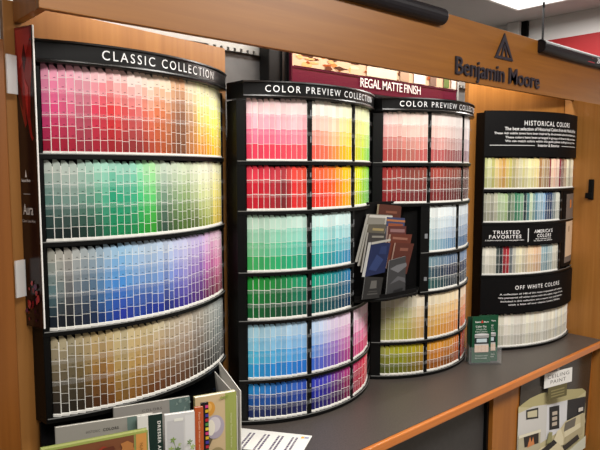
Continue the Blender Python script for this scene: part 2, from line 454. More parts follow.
def strip_mesh(wd, h, cols, th=0.003, marks=False, line=0.0008, margin=0.0010, wob=0.04, cut=0.006):
    mb = MB(); x0, x1 = -wd/2, wd/2; xm = x1-margin; n = len(cols); y = -th/2
    foot = 0.0043
    hs = [(1.25 if (i == 0 and n == 7) else 1.0)*random.uniform(1-wob, 1+wob) for i in range(n)]; tot = sum(hs); H = h-foot-line*n
    z = h; first = True
    def q(xa, xb, za, zb, c, yy=y): mb.add([(xa, yy, za), (xb, yy, za), (xb, yy, zb), (xa, yy, zb)], [(0, 1, 2, 3)], c)
    for i in range(n):
        zb = z-H*hs[i]/tot
        if i == 0: mb.add([(x0, y, zb), (xm, y, zb), (xm, y, z-cut), (xm-cut*0.9, y, z), (x0, y, z)], [(0, 1, 2, 3, 4)], cols[i])
        else: q(x0, xm, zb, z, cols[i])
        if marks:
            zz = zb+(z-zb)*0.14
            q(x0+wd*0.45, x0+wd*0.72, zz, zz+0.0013, tuple(v*0.55 for v in cols[i]), y-0.0002)
        q(x0, xm, zb-line, zb, WHITE)
        z = zb-line
    q(xm, x1, foot, h-cut*1.6, WHITE)
    # body behind the printed face
    mb.add([(x0, y, 0), (x1, y, 0), (x1, th/2, 0), (x0, th/2, 0), (x0, y, h), (x1, y, h-cut*1.6), (x1, th/2, h-cut*1.6), (x0, th/2, h)],
           [(3, 2, 1, 0), (4, 5, 6, 7), (1, 2, 6, 5), (2, 3, 7, 6), (3, 0, 4, 7)], WHITE)
    fy = y-0.0025          # white ticket pocket at the foot
    mb.add([(x0, fy, -0.001), (x1, fy, -0.001), (x1, y, -0.001), (x0, y, -0.001), (x0, fy, foot), (x1, fy, foot), (x1, y, foot), (x0, y, foot)],
           [(0, 1, 5, 4), (1, 2, 6, 5), (4, 5, 6, 7), (3, 0, 4, 7)], WHITE)
    return mb
REST = MB()
RACKN = {1: 'first', 2: 'second', 3: 'third', 4: 'fourth'}
def place_strips(rk, C, row, nrows, z0, z1, runs, spec, nsw, jit, yaw=17.0, fixed=None, marks=False, line=0.0008, margin=0.0009):
    rnd = random.Random(rk*100+row); R = C[2]
    tot0, tot1 = runs[0][0], runs[-1][1]; idx = 0
    rown = 'top row' if row == 1 else 'bottom row' if row == nrows else ORD[row-1]+' row'
    rackn = 'leftmost rack' if rk == 1 else 'rightmost rack' if rk == 4 else ('second' if rk == 2 else 'third')+' rack from left'
    for ta, tb, n in runs:
        pitch_ = (tb-ta)/n; wd = math.radians(pitch_)*R*1.0
        for k in range(n):
            t = ta+pitch_*(k+0.5); u = (t-tot0)/(tot1-tot0)
            if fixed:
                full = (tb-ta)/63.0; p_ = (1-(1-u*full)**1.6)/(1-max(0, 1-full)**1.6)
                c = fixed[min(len(fixed)-1, int(p_*len(fixed)))]
                g = rnd.uniform(0.93, 1.05); cols = [tuple(min(250, max(5, v*g*m)) for v in c) for m in (1.03, 0.94, 0.84)][:nsw]
            else: cols = swatches(spec, u, nsw, rnd, jit, WARP[rk])
            h = (z1-z0)+rnd.uniform(-0.0045, 0.0005)
            mb = strip_mesh(wd, h, cols, marks=marks, line=line, margin=margin, wob=0.13 if nsw == 7 else 0.035, cut=0.009 if nsw == 7 else 0.006)
            x, y = pt(C, t, R-0.005+rnd.uniform(-0.0012, 0.0012))
            if rk > 2 or (rk == 2 and row > 4 and ta > 13):                       # past the first three hundred: joined into one object
                m3 = Matrix.Rotation(math.radians(t-yaw+rnd.uniform(-4.5, 4.5)), 3, 'Z')
                REST.add([m3 @ Vector(p)+Vector((x, y, z0+0.001)) for p in mb.v], mb.f); REST.c[-len(mb.f):] = mb.c
                idx += 1; continue
            o = mb.build('paint_strip', MAT['card'], None, (0, 0, 0))
            o.location = (x, y, z0+ZO+0.001); o.rotation_euler = (math.radians(rnd.uniform(-0.6, 0.2)), 0, math.radians(t-yaw+rnd.uniform(-4.5, 4.5)))
            idx += 1
            a, b = cname(cols[0]), cname(cols[-1])
            nm = a if a == b else a+' to '+b
            tag(o, f'{nm} paint strip, {ordinal(idx)} from left, {rown}, {rackn}', 'paint strip', f'paint strips in the {rown} of the {rackn}')
def bands(root, C, t0, t1, z0, z1, ks=(0.40, 0.66), hh=0.011):
    for k in ks:
        z = z0+(z1-z0)*k
        MB().arc(C, t0, t1, C[2]+0.0065, C[2]+0.0078, z, z+hh, 20).build('retaining_strip', MAT['clear'], root)
def carcass(root, C, t0, t1, lb, rb, z0, z1, shelves, inner=0.045, rail_m='rail'):
    R = C[2]; L = pt(C, t0, R+0.004); Rr = pt(C, t1, R+0.004)
    ar = [pt(C, t0+(t1-t0)*i/24, R+0.006) for i in range(25)]
    for z in shelves:
        ta, tb = t0, t1; bl, br = lb, rb
        if isinstance(z, tuple):
            z, ta, tb = z
            bl = lb if ta == t0 else pt(C, ta, R-inner); br = rb if tb == t1 else pt(C, tb, R-inner)
        az = [pt(C, ta+(tb-ta)*i/24, R+0.006) for i in range(25)]
        sh = MB().prism(az+[br, bl], z-0.0105, z).build('shelf', MAT['black'], root)
        MB().arc(C, ta+0.3, tb-0.3, R+0.0062, R+0.0075, z-0.0008, z+0.0012, 24).build('ticket_rail', MAT[rail_m], sh)
    MB().arc(C, t0, t1, R-inner, R-inner+0.006, z0, z1, 24).build('back_panel', MAT['blackm'], root)
    for a, b in ((L, lb), (Rr, rb)):
        d = Vector((b[0]-a[0], b[1]-a[1])).normalized(); s = 1 if a is L else -1
        q = Vector((d.y, -d.x))*0.007*s if a is L else Vector((d.y, -d.x))*0.007*s
        poly = [a, (a[0]+q.x, a[1]+q.y), (b[0]+q.x, b[1]+q.y), b]
        if s < 0: poly = poly[::-1]
        MB().prism(poly, z0, z1).build('side_panel', MAT['black'], root)
def header(root, C, t0, t1, lb, rb, z0, z1, txt, ta, tb, zc, cap):
    R = C[2]; ar = lambda r, e=0: [pt(C, t0-e+(t1-t0+2*e)*i/28, r) for i in range(29)]
    prof = [(R+0.010, z0), (R+0.014, z0), (R+0.016, z0+0.004), (R+0.013, z0+0.008), (R+0.013, z1-0.007), (R+0.017, z1-0.004), (R+0.016, z1)]
    mb = MB(); vs = []; n = len(prof)
    for i in range(29):
        t = t0+(t1-t0)*i/28
        for r, z in prof:
            x, y = pt(C, t, r); vs.append((x, y, z))
    fs = [(i*n+k, (i+1)*n+k, (i+1)*n+k+1, i*n+k+1) for i in range(28) for k in range(n-1)]
    # top and bottom covers and the two returns to the wall
    base = len(vs); vs += [(lb[0], lb[1], z0), (lb[0], lb[1], z1), (rb[0], rb[1], z0), (rb[0], rb[1], z1)]
    fs.append(tuple(i*n+n-1 for i in range(29))+(base+3, base+1))
    fs.append((base, base+2)+tuple(i*n for i in reversed(range(29))))
    fs.append((base, )+tuple(range(n))+(base+1,))
    fs.append((base+3,)+tuple(28*n+k for k in reversed(range(n)))+(base+2,))
    mb.add(vs, fs)
    hd_ = mb.build('header', MAT['header'], root)
    for vs, fs in words(txt, 1.34, 0.002):
        P = []
        for x, y in vs:
            px, py = pt(C, ta+(tb-ta)*x, R+0.0138); P.append((px, py, zc-cap/2+cap*y))
        tag(MB().add(P, fs, (238, 240, 242)).build('lettering', MAT['card'], hd_), 'white header lettering')
    return hd_
def upright(root, C, ta, tb, z0, z1, plates=0, name='divider'):
    R = C[2]
    o = MB().arc(C, ta, tb, R-0.03, R+0.004, z0, z1, 3).build(name, MAT['black'], root)
    if plates:
        for k in range(plates):
            f = MB(); z = z0+(z1-z0)*(0.3+0.42*k); tm = ta+(tb-ta)*0.62; w_ = (tb-ta)*0.16
            f.arc(C, tm-w_, tm+w_, R+0.004, R+0.0045, z, z+(z1-z0)*0.1, 1, (120, 122, 126))
            f.build('label_plate', MAT['card'], o)

# ---- rack 1 : four rows of seven-tone strips
C1 = (0.6074, 1.7804, 0.5117)
lb1, rb1 = (0.4165, 1.3405), (0.975, 1.442)
r1 = thing('paint_rack', 'black curved paint strip rack headed CLASSIC COLLECTION on the wooden bay', 'rack', (0.69, 1.36, -0.541))
rows1 = [(0.0335, 0.222), (-0.152, 0.0215), (-0.345, -0.1635), (-0.536, -0.3560)]
carcass(r1, C1, -20.7, 45.2, lb1, rb1, -0.547, 0.214, [z for z, _ in rows1], 0.040)
header(r1, C1, -20.9, 45.6, lb1, rb1, 0.2195, 0.266, 'CLASSIC COLLECTION', -5.6, 32.8, 0.2445, 0.020)
upright(r1, C1, -20.6, -19.3, -0.54, 0.213, name='stile')
R1 = [(0, (232, 160, 186), (206, 70, 130), (150, 28, 58)), (.13, (240, 170, 190), (224, 100, 136), (160, 30, 54)), (.22, (240, 188, 200), (190, 100, 120), (150, 45, 60)), (.3, (246, 196, 200), (224, 60, 90), (165, 30, 50)),
      (.4, (248, 200, 200), (226, 58, 58), (160, 34, 42)), (.47, (252, 214, 206), (216, 90, 92), (140, 44, 46)), (.55, (254, 228, 216), (222, 104, 96), (146, 46, 44)), (.62, (254, 226, 205), (228, 125, 84), (182, 80, 46)), (.70, (250, 226, 196), (205, 125, 84), (165, 84, 44)),
      (.76, (216, 156, 116), (126, 86, 66), (102, 64, 46)), (.82, (248, 230, 196), (186, 140, 104), (184, 116, 66)), (.9, (252, 244, 196), (246, 214, 120), (220, 150, 60)), (1, (253, 247, 204), (247, 230, 96), (247, 186, 30))]
R2 = [(0, (186, 196, 188), (96, 132, 124), (22, 38, 38)), (.15, (180, 192, 184), (112, 138, 130), (20, 32, 30)), (.3, (164, 208, 190), (84, 150, 124), (30, 76, 58)), (.4, (166, 216, 198), (46, 164, 126), (20, 130, 84)),
      (.5, (152, 218, 194), (60, 178, 134), (22, 134, 74)), (.6, (178, 226, 168), (92, 192, 104), (52, 142, 44)), (.66, (200, 216, 198), (112, 142, 122), (52, 76, 66)), (.76, (208, 222, 194), (134, 164, 114), (72, 104, 46)), (.85, (226, 232, 204), (168, 184, 132), (88, 104, 56)),
      (.93, (240, 241, 216), (216, 222, 162), (152, 164, 80)), (1, (246, 242, 196), (238, 220, 110), (218, 180, 40))]
R3 = [(0, (168, 170, 160), (88, 134, 142), (22, 36, 50)), (.1, (172, 168, 160), (118, 118, 118), (22, 24, 30)), (.24, (164, 176, 182), (92, 114, 134), (28, 40, 64)), (.34, (154, 180, 202), (78, 134, 196), (26, 66, 140)),
      (.41, (152, 194, 226), (70, 144, 216), (36, 52, 158)), (.5, (168, 194, 218), (104, 144, 196), (36, 64, 140)), (.6, (184, 204, 226), (112, 150, 206), (32, 54, 150)), (.7, (190, 200, 224), (114, 134, 200), (42, 48, 116)), (.8, (194, 194, 228), (134, 124, 194), (64, 48, 146)),
      (.88, (200, 180, 228), (144, 104, 176), (88, 46, 104)), (.95, (228, 190, 218), (194, 104, 164), (104, 32, 72)), (1, (238, 204, 222), (218, 124, 168), (124, 28, 58))]
R4 = [(0, (192, 176, 142), (126, 108, 80), (44, 36, 32)), (.1, (178, 168, 140), (116, 106, 84), (54, 48, 38)), (.2, (192, 172, 132), (146, 118, 66), (64, 48, 32)), (.3, (204, 180, 132), (180, 124, 60), (120, 66, 28)), (.4, (208, 194, 156), (190, 160, 100), (160, 118, 54)),
      (.5, (214, 190, 138), (206, 160, 86), (160, 102, 44)), (.6, (208, 194, 158), (186, 150, 106), (120, 70, 38)), (.75, (198, 184, 164), (170, 144, 122), (118, 82, 58)), (.85, (184, 174, 158), (150, 130, 114), (86, 66, 54)), (1, (174, 184, 184), (134, 150, 150), (60, 66, 66))]
R4 = [(q[0],)+tuple(tuple(v*m for v in c) for c, m in zip(q[1:], (0.93, 0.86, 0.8))) for q in R4]  # bottom row darkened: the dimmer light down there is put into its colours
for i, (sp, (z0, z1)) in enumerate(zip((R1, R2, R3, R4), rows1)):
    place_strips(1, C1, i+1, 4, z0, z1, [(-19.1, 44.6, 34)], sp, 7, 0.012, marks=True)
    bands(r1, C1, -19.1, 46.2, z0, z1)

# ---- racks 2 and 3 : six rows, light and dark halves of four- and three-tone strips
rows23 = [(0.0245, 0.1975), (-0.1145, 0.0120), (-0.288, -0.1255), (-0.4265, -0.300), (-0.599, -0.438), (-0.719, -0.611)]
A1 = [(0, (244, 208, 214), (241, 174, 190), (230, 114, 146), (222, 58, 88)), (.31, (249, 226, 224), (243, 186, 192), (233, 130, 148), (226, 84, 94)), (.34, (253, 241, 232), (246, 204, 194), (241, 152, 140), (236, 98, 84)), (.43, (254, 243, 230), (248, 212, 196), (244, 176, 146), (240, 118, 84)), (.50, (254, 246, 226), (249, 224, 190), (246, 206, 150), (242, 158, 70)),
      (.56, (253, 249, 216), (249, 234, 160), (246, 220, 100), (247, 194, 24)), (.64, (251, 249, 212), (246, 236, 150), (236, 226, 90), (241, 216, 16)), (.80, (236, 242, 192), (216, 231, 142), (192, 216, 92), (152, 206, 52)), (1, (226, 242, 204), (182, 227, 144), (142, 212, 104), (74, 190, 72))]
A2 = [(0, (226, 62, 84), (206, 32, 54), (196, 27, 48)), (.15, (216, 60, 74), (186, 40, 54), (170, 40, 48)), (.19, (180, 70, 74), (120, 40, 46), (104, 36, 40)), (.23, (226, 76, 70), (196, 48, 52), (190, 44, 46)), (.31, (242, 92, 62), (232, 62, 42), (222, 56, 46)), (.40, (244, 104, 60), (236, 72, 42), (224, 60, 44)), (.47, (247, 130, 58), (242, 100, 40), (230, 86, 40)), (.52, (248, 165, 52), (246, 142, 32), (241, 122, 32)), (.58, (251, 202, 22), (250, 186, 12), (246, 172, 22)),
      (.66, (242, 232, 22), (232, 222, 22), (212, 206, 36)), (.8, (170, 218, 44), (140, 202, 44), (120, 186, 48)), (1, (104, 204, 60), (58, 180, 60), (48, 164, 60))]
A3 = [(0, (192, 222, 202), (152, 204, 172), (122, 194, 142), (66, 170, 90)), (.45, (197, 227, 217), (142, 208, 192), (92, 188, 168), (40, 160, 128)), (.62, (202, 230, 227), (152, 212, 207), (92, 188, 182), (40, 160, 152)), (1, (207, 230, 232), (162, 208, 217), (112, 174, 197), (60, 132, 182))]
A4 = [(0, (38, 164, 62), (28, 142, 62), (26, 112, 56)), (.25, (34, 124, 62), (26, 92, 52), (20, 68, 42)), (.45, (30, 152, 114), (22, 114, 90), (16, 74, 64)), (.62, (30, 142, 124), (22, 108, 98), (22, 78, 78)), (1, (42, 114, 164), (26, 84, 124), (22, 54, 86))]
A5 = [(0, (178, 218, 233), (144, 204, 228), (88, 186, 215), (54, 156, 206)), (.31, (178, 208, 238), (134, 184, 234), (84, 156, 226), (42, 116, 208)), (.37, (194, 213, 238), (164, 190, 228), (114, 146, 210), (78, 100, 188)), (.48, (218, 204, 229), (198, 180, 219), (154, 124, 196), (114, 84, 168)), (.60, (234, 210, 229), (224, 174, 210), (200, 114, 172), (172, 74, 138)), (.74, (242, 210, 224), (234, 170, 200), (220, 114, 160), (202, 54, 116)), (1, (245, 216, 224), (238, 176, 196), (226, 116, 150), (214, 66, 106))]
A6 = [(0, (44, 138, 198), (28, 82, 150), (28, 44, 92)), (.18, (44, 108, 190), (28, 66, 140), (28, 34, 76)), (.31, (50, 78, 184), (34, 54, 146), (30, 34, 90)), (.36, (64, 66, 178), (44, 50, 150), (34, 34, 98)), (.42, (70, 66, 170), (50, 40, 130), (44, 34, 98)), (.53, (140, 62, 132), (100, 40, 94), (66, 24, 66)), (.62, (176, 56, 120), (142, 30, 80), (120, 24, 68)), (.74, (206, 34, 84), (188, 24, 62), (176, 24, 56)), (1, (226, 40, 68), (202, 24, 46), (190, 24, 46))]
C2 = (1.2557, 1.6738, 0.4150)
lb2, rb2 = (0.989, 1.418), (1.546, 1.418)
r2 = thing('paint_rack', 'black curved paint strip rack headed COLOR PREVIEW COLLECTION, with bright reds and blues', 'rack', (1.27, 1.36, -0.732))
carcass(r2, C2, -41.3, 44.0, lb2, rb2, -0.7315, 0.192, [z if i != 2 else (z, -41.3, 13.9) for i, (z, _) in enumerate(rows23)])
header(r2, C2, -38.6, 44.0, lb2, rb2, 0.1975, 0.243, 'COLOR PREVIEW COLLECTION', -30.6, 29.6, 0.2220, 0.0180)
upright(r2, C2, -41.2, -38.0, -0.73, 0.191, name='stile')
for i, (sp, (z0, z1)) in enumerate(zip((A1, A2, A3, A4, A5, A6), rows23)):
    mid = i in (2, 3)
    runs = [(-37.6, -13.0, 11), (-11.2, 12.4, 11)]+([] if mid else [(14.0, 43.0, 13)])
    place_strips(2, C2, i+1, 6, z0, z1, runs, sp, 4 if i % 2 == 0 else 3, 0.008, yaw=15, margin=0.0009, line=0.0008 if i % 2 == 0 else 0.0014)
    bands(r2, C2, -37.6, 12.8 if mid else 44.5, z0, z1, (0.42, 0.70) if i % 2 == 0 else (0.30, 0.62), 0.010)
    top = z1+0.004
    upright(r2, C2, -12.9, -11.3, z0, top, 2); upright(r2, C2, 12.5, 13.9, z0, top, 2)
MB().arc(C2, 13.9, 43.5, 0.388, 0.392, -0.425, -0.115, 8).build('pocket_back', MAT['blackm'], r2)

B1 = [(0, (240, 208, 208), (228, 170, 170), (204, 118, 118), (184, 76, 76)), (.28, (242, 218, 208), (222, 184, 174), (194, 134, 124), (168, 98, 88)), (.5, (249, 228, 222), (242, 204, 194), (218, 154, 148), (192, 98, 98)), (.75, (246, 234, 230), (232, 210, 206), (202, 164, 160), (154, 94, 94)), (1, (242, 238, 238), (228, 220, 224), (198, 190, 204), (154, 144, 160))]
B2 = [(0, (176, 62, 62), (160, 52, 52), (150, 42, 46)), (.38, (132, 68, 58), (118, 54, 48), (104, 42, 42)), (.55, (172, 78, 68), (142, 62, 56), (122, 46, 46)), (.85, (122, 78, 68), (92, 52, 46), (82, 46, 46)), (1, (114, 94, 98), (94, 68, 74), (84, 54, 58))]
B3 = [(0, (230, 236, 234), (210, 222, 222), (182, 202, 206), (156, 186, 190)), (.5, (220, 228, 233), (190, 204, 216), (156, 172, 192), (100, 132, 162)), (1, (210, 220, 230), (176, 190, 210), (136, 156, 186), (66, 92, 132))]
B4 = [(0, (126, 156, 166), (56, 86, 96), (50, 96, 92)), (.5, (96, 116, 142), (38, 42, 66), (46, 56, 68)), (1, (136, 156, 188), (40, 52, 82), (56, 66, 82))]
B5 = [(0, (212, 212, 192), (196, 196, 162), (182, 182, 136), (168, 168, 116)), (.28, (216, 212, 186), (202, 202, 146), (188, 182, 100), (172, 168, 74)), (.42, (222, 212, 192), (212, 188, 156), (198, 164, 116), (184, 148, 94)), (.6, (231, 217, 187), (226, 198, 146), (212, 168, 94), (202, 148, 64)), (.8, (231, 212, 177), (222, 182, 126), (208, 148, 84), (194, 128, 64)), (1, (245, 216, 196), (240, 186, 160), (240, 146, 116), (230, 104, 84))]
B6 = [(0, (158, 158, 96), (128, 128, 64), (86, 92, 54)), (.2, (178, 178, 44), (138, 144, 34), (102, 108, 34)), (.4, (174, 158, 44), (148, 128, 44), (118, 98, 34)), (.55, (214, 148, 48), (190, 118, 38), (148, 86, 28)), (.78, (200, 138, 54), (174, 108, 44), (122, 70, 28)), (.88, (196, 100, 44), (176, 84, 40), (150, 70, 36)), (.92, (222, 84, 44), (222, 70, 44), (206, 64, 44)), (1, (222, 74, 44), (218, 62, 40), (206, 56, 40))]
C3 = (1.8336, 1.6275, 0.3838)
lb3, rb3 = (1.556, 1.418), (2.083, 1.418)
r3 = thing('paint_rack', 'black curved paint strip rack headed COLOR PREVIEW COLLECTION, with dusty pinks and olives', 'rack', (1.83, 1.36, -0.732))
carcass(r3, C3, -47.4, 41.5, lb3, rb3, -0.7315, 0.192, [z if i not in (2, 3) else (z, -21.6, 41.5) for i, (z, _) in enumerate(rows23)])
header(r3, C3, -43.0, 41.5, lb3, rb3, 0.1975, 0.243, 'COLOR PREVIEW COLLECTION', -34.4, 30.5, 0.2220, 0.0180)
upright(r3, C3, -47.2, -42.3, -0.73, 0.191, name='stile')
for i, (sp, (z0, z1)) in enumerate(zip((B1, B2, B3, B4, B5, B6), rows23)):
    mid = i in (2, 3)
    sd = {2: 7.4, 3: 10.0, 5: 14.2}.get(i, 12.0)
    runs = ([] if mid else [(-42.0, -17.6, 10)])+[(-15.8, sd-0.6, 11), (sd+0.6, 41.0, 11)]
    place_strips(3, C3, i+1, 6, z0, z1, runs, sp, 4 if i % 2 == 0 else 3, 0.008, yaw=15, margin=0.0009, line=0.0008 if i % 2 == 0 else 0.0014)
    bands(r3, C3, runs[0][0], 43.0, z0, z1, (0.42, 0.70) if i % 2 == 0 else (0.30, 0.62), 0.010)
    top = z1+0.004
    upright(r3, C3, -17.4 if not mid else -21.5, -16.0, z0, top, 1 if mid else 2)
    upright(r3, C3, sd-0.5, sd+0.5, z0, top)

# ---- rack 4 : historical colours, boards with lettering between the rows
C4 = (2.4955, 1.6786, 0.5290)
lb4, rb4 = (2.138, 1.338), (2.659, 1.229)
r4 = thing('paint_rack', 'black curved paint strip rack headed HISTORICAL COLORS in the right corner', 'rack', (2.4, 1.23, -0.732))
rows4 = [(-0.076, 0.050), (-0.209, -0.090), (-0.421, -0.306), (-0.7195, -0.584)]
carcass(r4, C4, -43.8, 20.2, lb4, rb4, -0.7315, 0.2255, [z for z, _ in rows4])
R = C4[2]
hb = MB().arc(C4, -43.8, 20.3, R-0.01, R+0.008, 0.053, 0.232, 28).build('header_board', MAT['blackm'], r4)
LT = lambda rr_: (lambda s, a, b, z, cap, bold=0.0, sp=1.0: arc_text(f, s, C4, a, b, R+rr_, z, cap, (238, 236, 236), sp, bold))
f = MB(); AT = LT(0.0086)
AT('HISTORICAL COLORS', -26.3, 3.8, 0.176, 0.0185, 0.010, 1.25)
AT('The best selection of Historical Colors from the World of Paint', -35.3, 12.5, 0.1560, 0.0125, 0.010)
AT('These rich subtle tones have been inspired by documented colors from historic homes', -39.8, 13.0, 0.1405, 0.0085, 0.010)
AT('These colors have been arranged in groups of three to help you choose', -35.0, 12.2, 0.1245, 0.0085, 0.010)
AT('We can match colors within this guide palette making it an easy choice', -35.0, 12.0, 0.1100, 0.0085, 0.010)
AT('Interior & Exterior', -19.0, -5.0, 0.0930, 0.0105, 0.012)
tag(f.build('lettering', MAT['card'], hb), 'white lettering')
for q in ((-41.6, -20.8, 0.0960, 0.0983), (-3.2, 13.5, 0.0960, 0.0980)):
    MB().arc(C4, q[0], q[1], R+0.0082, R+0.0087, q[2], q[3], 10, (215, 215, 215)).build('rule', MAT['card'], hb)
b1 = MB().arc(C4, -43.8, 0.2, R-0.01, R+0.010, -0.3035, -0.2205, 20).build('middle_board', MAT['blackm'], r4)
f = MB(); AT = LT(0.0106)
AT('TRUSTED', -39.3, -27.0, -0.2540, 0.0135, 0.010, 1.2); AT('FAVORITES', -40.8, -26.2, -0.2720, 0.0135, 0.010, 1.2)
AT('A timeless selection of our most popular colors', -42.5, -24.8, -0.2820, 0.0055, 0.006)
tag(f.build('lettering', MAT['card'], b1), 'white lettering')
f = MB(); AT = LT(0.0106)
AT("AMERICA'S", -19.5, -8.2, -0.2540, 0.0135, 0.010, 1.15); AT('COLORS', -17.8, -9.2, -0.2720, 0.0135, 0.010, 1.2)
AT('Most requested colors', -18.6, -9.0, -0.2805, 0.0050, 0.006); AT('for interior and exterior', -19.6, -8.0, -0.2880, 0.0050, 0.006)
tag(f.build('lettering', MAT['card'], b1), 'white lettering')
MB().arc(C4, -22.9, -22.5, R+0.0102, R+0.0107, -0.2890, -0.2340, 1, (225, 225, 225)).build('rule', MAT['card'], b1)
b2_ = MB().arc(C4, -43.8, 20.3, R-0.01, R+0.012, -0.5790, -0.4330, 28).build('lower_board', MAT['blackm'], r4)
f = MB(); AT = LT(0.0126)
AT('OFF WHITE COLORS', -28.5, -1.5, -0.4810, 0.0160, 0.008, 1.28)
AT('A collection of 140 of the most requested off whites', -35.5, 1.0, -0.5020, 0.0065, 0.008)
AT('We pioneered off white colors with the subtle range of tints', -36.2, 2.0, -0.5165, 0.0065, 0.008)
AT('Included in this collection are a warm and cool palette', -35.0, 1.5, -0.5310, 0.0065, 0.008)
AT('with a hint of our classic Linen White', -31.5, -0.5, -0.5455, 0.0065, 0.008)
tag(f.build('lettering', MAT['card'], b2_), 'white lettering')
upright(r4, C4, -43.7, -43.3, -0.73, 0.05, name='stile')
upright(r4, C4, -0.9, 0.8, -0.421, -0.0885, name='divider')
H1 = [(210, 214, 150), (226, 228, 176), (206, 208, 130), (200, 196, 120), (236, 214, 150), (228, 190, 116), (208, 160, 84), (226, 200, 120), (196, 184, 90), (206, 196, 110), (178, 168, 120), (206, 192, 150), (214, 208, 170), (222, 214, 150), (240, 232, 184), (228, 224, 170), (240, 230, 170), (238, 222, 160), (236, 214, 150), (186, 140, 90), (206, 180, 140), (190, 160, 124), (150, 52, 52), (236, 206, 176), (236, 190, 168), (240, 212, 190), (136, 50, 62), (120, 84, 64), (190, 160, 130), (226, 222, 192), (170, 160, 130), (236, 228, 200)]
H2 = [(170, 170, 152), (184, 184, 162), (160, 160, 144), (176, 172, 152), (196, 196, 172), (184, 204, 164), (196, 216, 176), (166, 190, 140), (96, 120, 96), (130, 150, 124), (66, 130, 98), (86, 150, 116), (120, 160, 130), (40, 58, 62), (90, 140, 140), (196, 214, 182), (140, 176, 170), (110, 150, 170), (160, 190, 206), (140, 176, 206), (60, 90, 130), (46, 64, 96), (110, 128, 140), (150, 160, 160), (200, 202, 190)]
H3 = [(224, 222, 208), (230, 226, 212), (220, 216, 200), (226, 222, 206), (70, 80, 78), (46, 52, 56), (150, 40, 50), (166, 36, 46), (110, 116, 120), (190, 188, 176), (232, 226, 196), (222, 214, 180), (206, 196, 170), (214, 196, 170), (222, 196, 160), (224, 188, 152), (216, 178, 144), (228, 196, 166), (150, 176, 184), (130, 160, 172), (170, 186, 186), (206, 204, 190), (196, 192, 176)]
H4 = [(222, 218, 200), (230, 226, 206), (216, 212, 200), (232, 230, 216), (226, 220, 204), (222, 222, 216), (234, 230, 220), (218, 208, 192), (228, 222, 210), (234, 228, 204), (226, 218, 196), (232, 226, 206)]
rnd4 = random.Random(4); H4s = [rnd4.choice(H4) for _ in range(40)]
kw = dict(spec=None, nsw=3, jit=0, yaw=15, margin=0.0010, line=0.0006)
place_strips(4, C4, 1, 4, *rows4[0], [(-43.2, 19.8, 40)], fixed=H1, **kw)
place_strips(4, C4, 2, 4, *rows4[1], [(-43.2, -1.0, 27)], fixed=H2, **kw)
place_strips(4, C4, 3, 4, *rows4[2], [(-43.2, -1.0, 27)], fixed=H3, **kw)
place_strips(4, C4, 4, 4, *rows4[3], [(-43.2, 19.8, 40)], fixed=H4s, **kw)
rest = REST.build('paint_strip', MAT['card'], None, (2.1, 1.25, -0.72))
tag(rest, 'paint strips in the third and rightmost racks and the lower right of the second rack', 'paint strip', kind='stuff')
for i, e in enumerate((21.0, -0.6, -0.6, 21.0)):
    bands(r4, C4, -43.2, e, *rows4[i], (0.34, 0.66), 0.009)
fl = thing('framed_leaflet', 'slim framed tan and grey leaflet on the right side of the rightmost rack', 'leaflet', (2.62, 1.17, -0.415))
MB().arc(C4, 1.4, 19.9, R-0.006, R+0.004, -0.413, -0.083, 8).build('frame', MAT['blackm'], fl)
f = MB(); f.arc(C4, 5.2, 18.4, R+0.004, R+0.0046, -0.398, -0.102, 6, (112, 100, 92)); f.arc(C4, 5.8, 18.0, R+0.0046, R+0.0051, -0.372, -0.215, 6, (206, 178, 148))
f.arc(C4, 10.4, 12.6, R+0.0046, R+0.0051, -0.162, -0.128, 2, (206, 120, 50)); f.arc(C4, 9.2, 10.6, R+0.0051, R+0.0055, -0.265, -0.240, 1, (150, 118, 92))
f.build('print', MAT['card'], fl)

# ------------------------------------------------------------------ tall poster panel clipped to the left of rack 1
BL, FL = Vector((0.4045, 1.3370, -0.333)), Vector((0.4215, 1.2835, -0.333))
n_out = Vector((-0.953, -0.302, 0))
pp = thing('side_poster', 'tall dark narrow side poster with red hair swirl left of the first rack', 'poster', (0.413, 1.31, -0.333))
f = MB(); wv = FL-BL
f.obox(BL, wv, Vector((0.953, 0.302, 0))*0.003, (0, 0, 0.624)); f.build('board', MAT['blackm'], pp)
MB().obox(FL+Vector((0.0003, -0.001, 0)), Vector((0.0006, -0.0019, 0)), Vector((0.953, 0.302, 0))*0.003, (0, 0, 0.624)).build('white_edge', MAT['white'], pp)
W_ = wv.length
p = Print(BL, wv, (0, 0, 1))
p.rect(0.0005, W_, 0.0005, 0.6235, (36, 18, 16))
p.poly([(0.001, 0.623), (0.001, 0.500), (0.010, 0.470), (0.018, 0.440), (0.024, 0.420), (0.030, 0.428), (0.026, 0.460), (0.034, 0.430), (0.040, 0.402), (0.046, 0.392), (0.050, 0.398), (0.046, 0.405), (0.042, 0.44), (0.046, 0.50), (0.052, 0.54), (W_-0.001, 0.623)], (132, 30, 28))
p.poly([(0.004, 0.618), (0.012, 0.540), (0.030, 0.560), (0.050, 0.600), (0.048, 0.62)], (172, 48, 42))
p.poly([(0.022, 0.565), (0.030, 0.590), (0.036, 0.560), (0.028, 0.530)], (70, 22, 24))
p.poly([(0.002, 0.530), (0.016, 0.500), (0.020, 0.455), (0.008, 0.478)], (84, 30, 24))
p.poly([(0.028, 0.520), (0.040, 0.500), (0.036, 0.440), (0.030, 0.470)], (176, 44, 40))
rr = random.Random(9)
for k in range(22):
    a, b = 0.006+rr.random()*0.042, 0.012+rr.random()*0.085
    q = 0.002+rr.random()*0.0045
    p.poly([(a+q*math.cos(t)*(0.5+rr.random()*0.6), b+1.6*q*math.sin(t)*(0.5+rr.random()*0.6)) for t in [i*math.pi/3 for i in range(6)]], rr.choice([(150, 26, 34), (116, 20, 30), (84, 30, 70), (172, 60, 60), (60, 20, 40)]))
    if k % 3: p.k -= 1
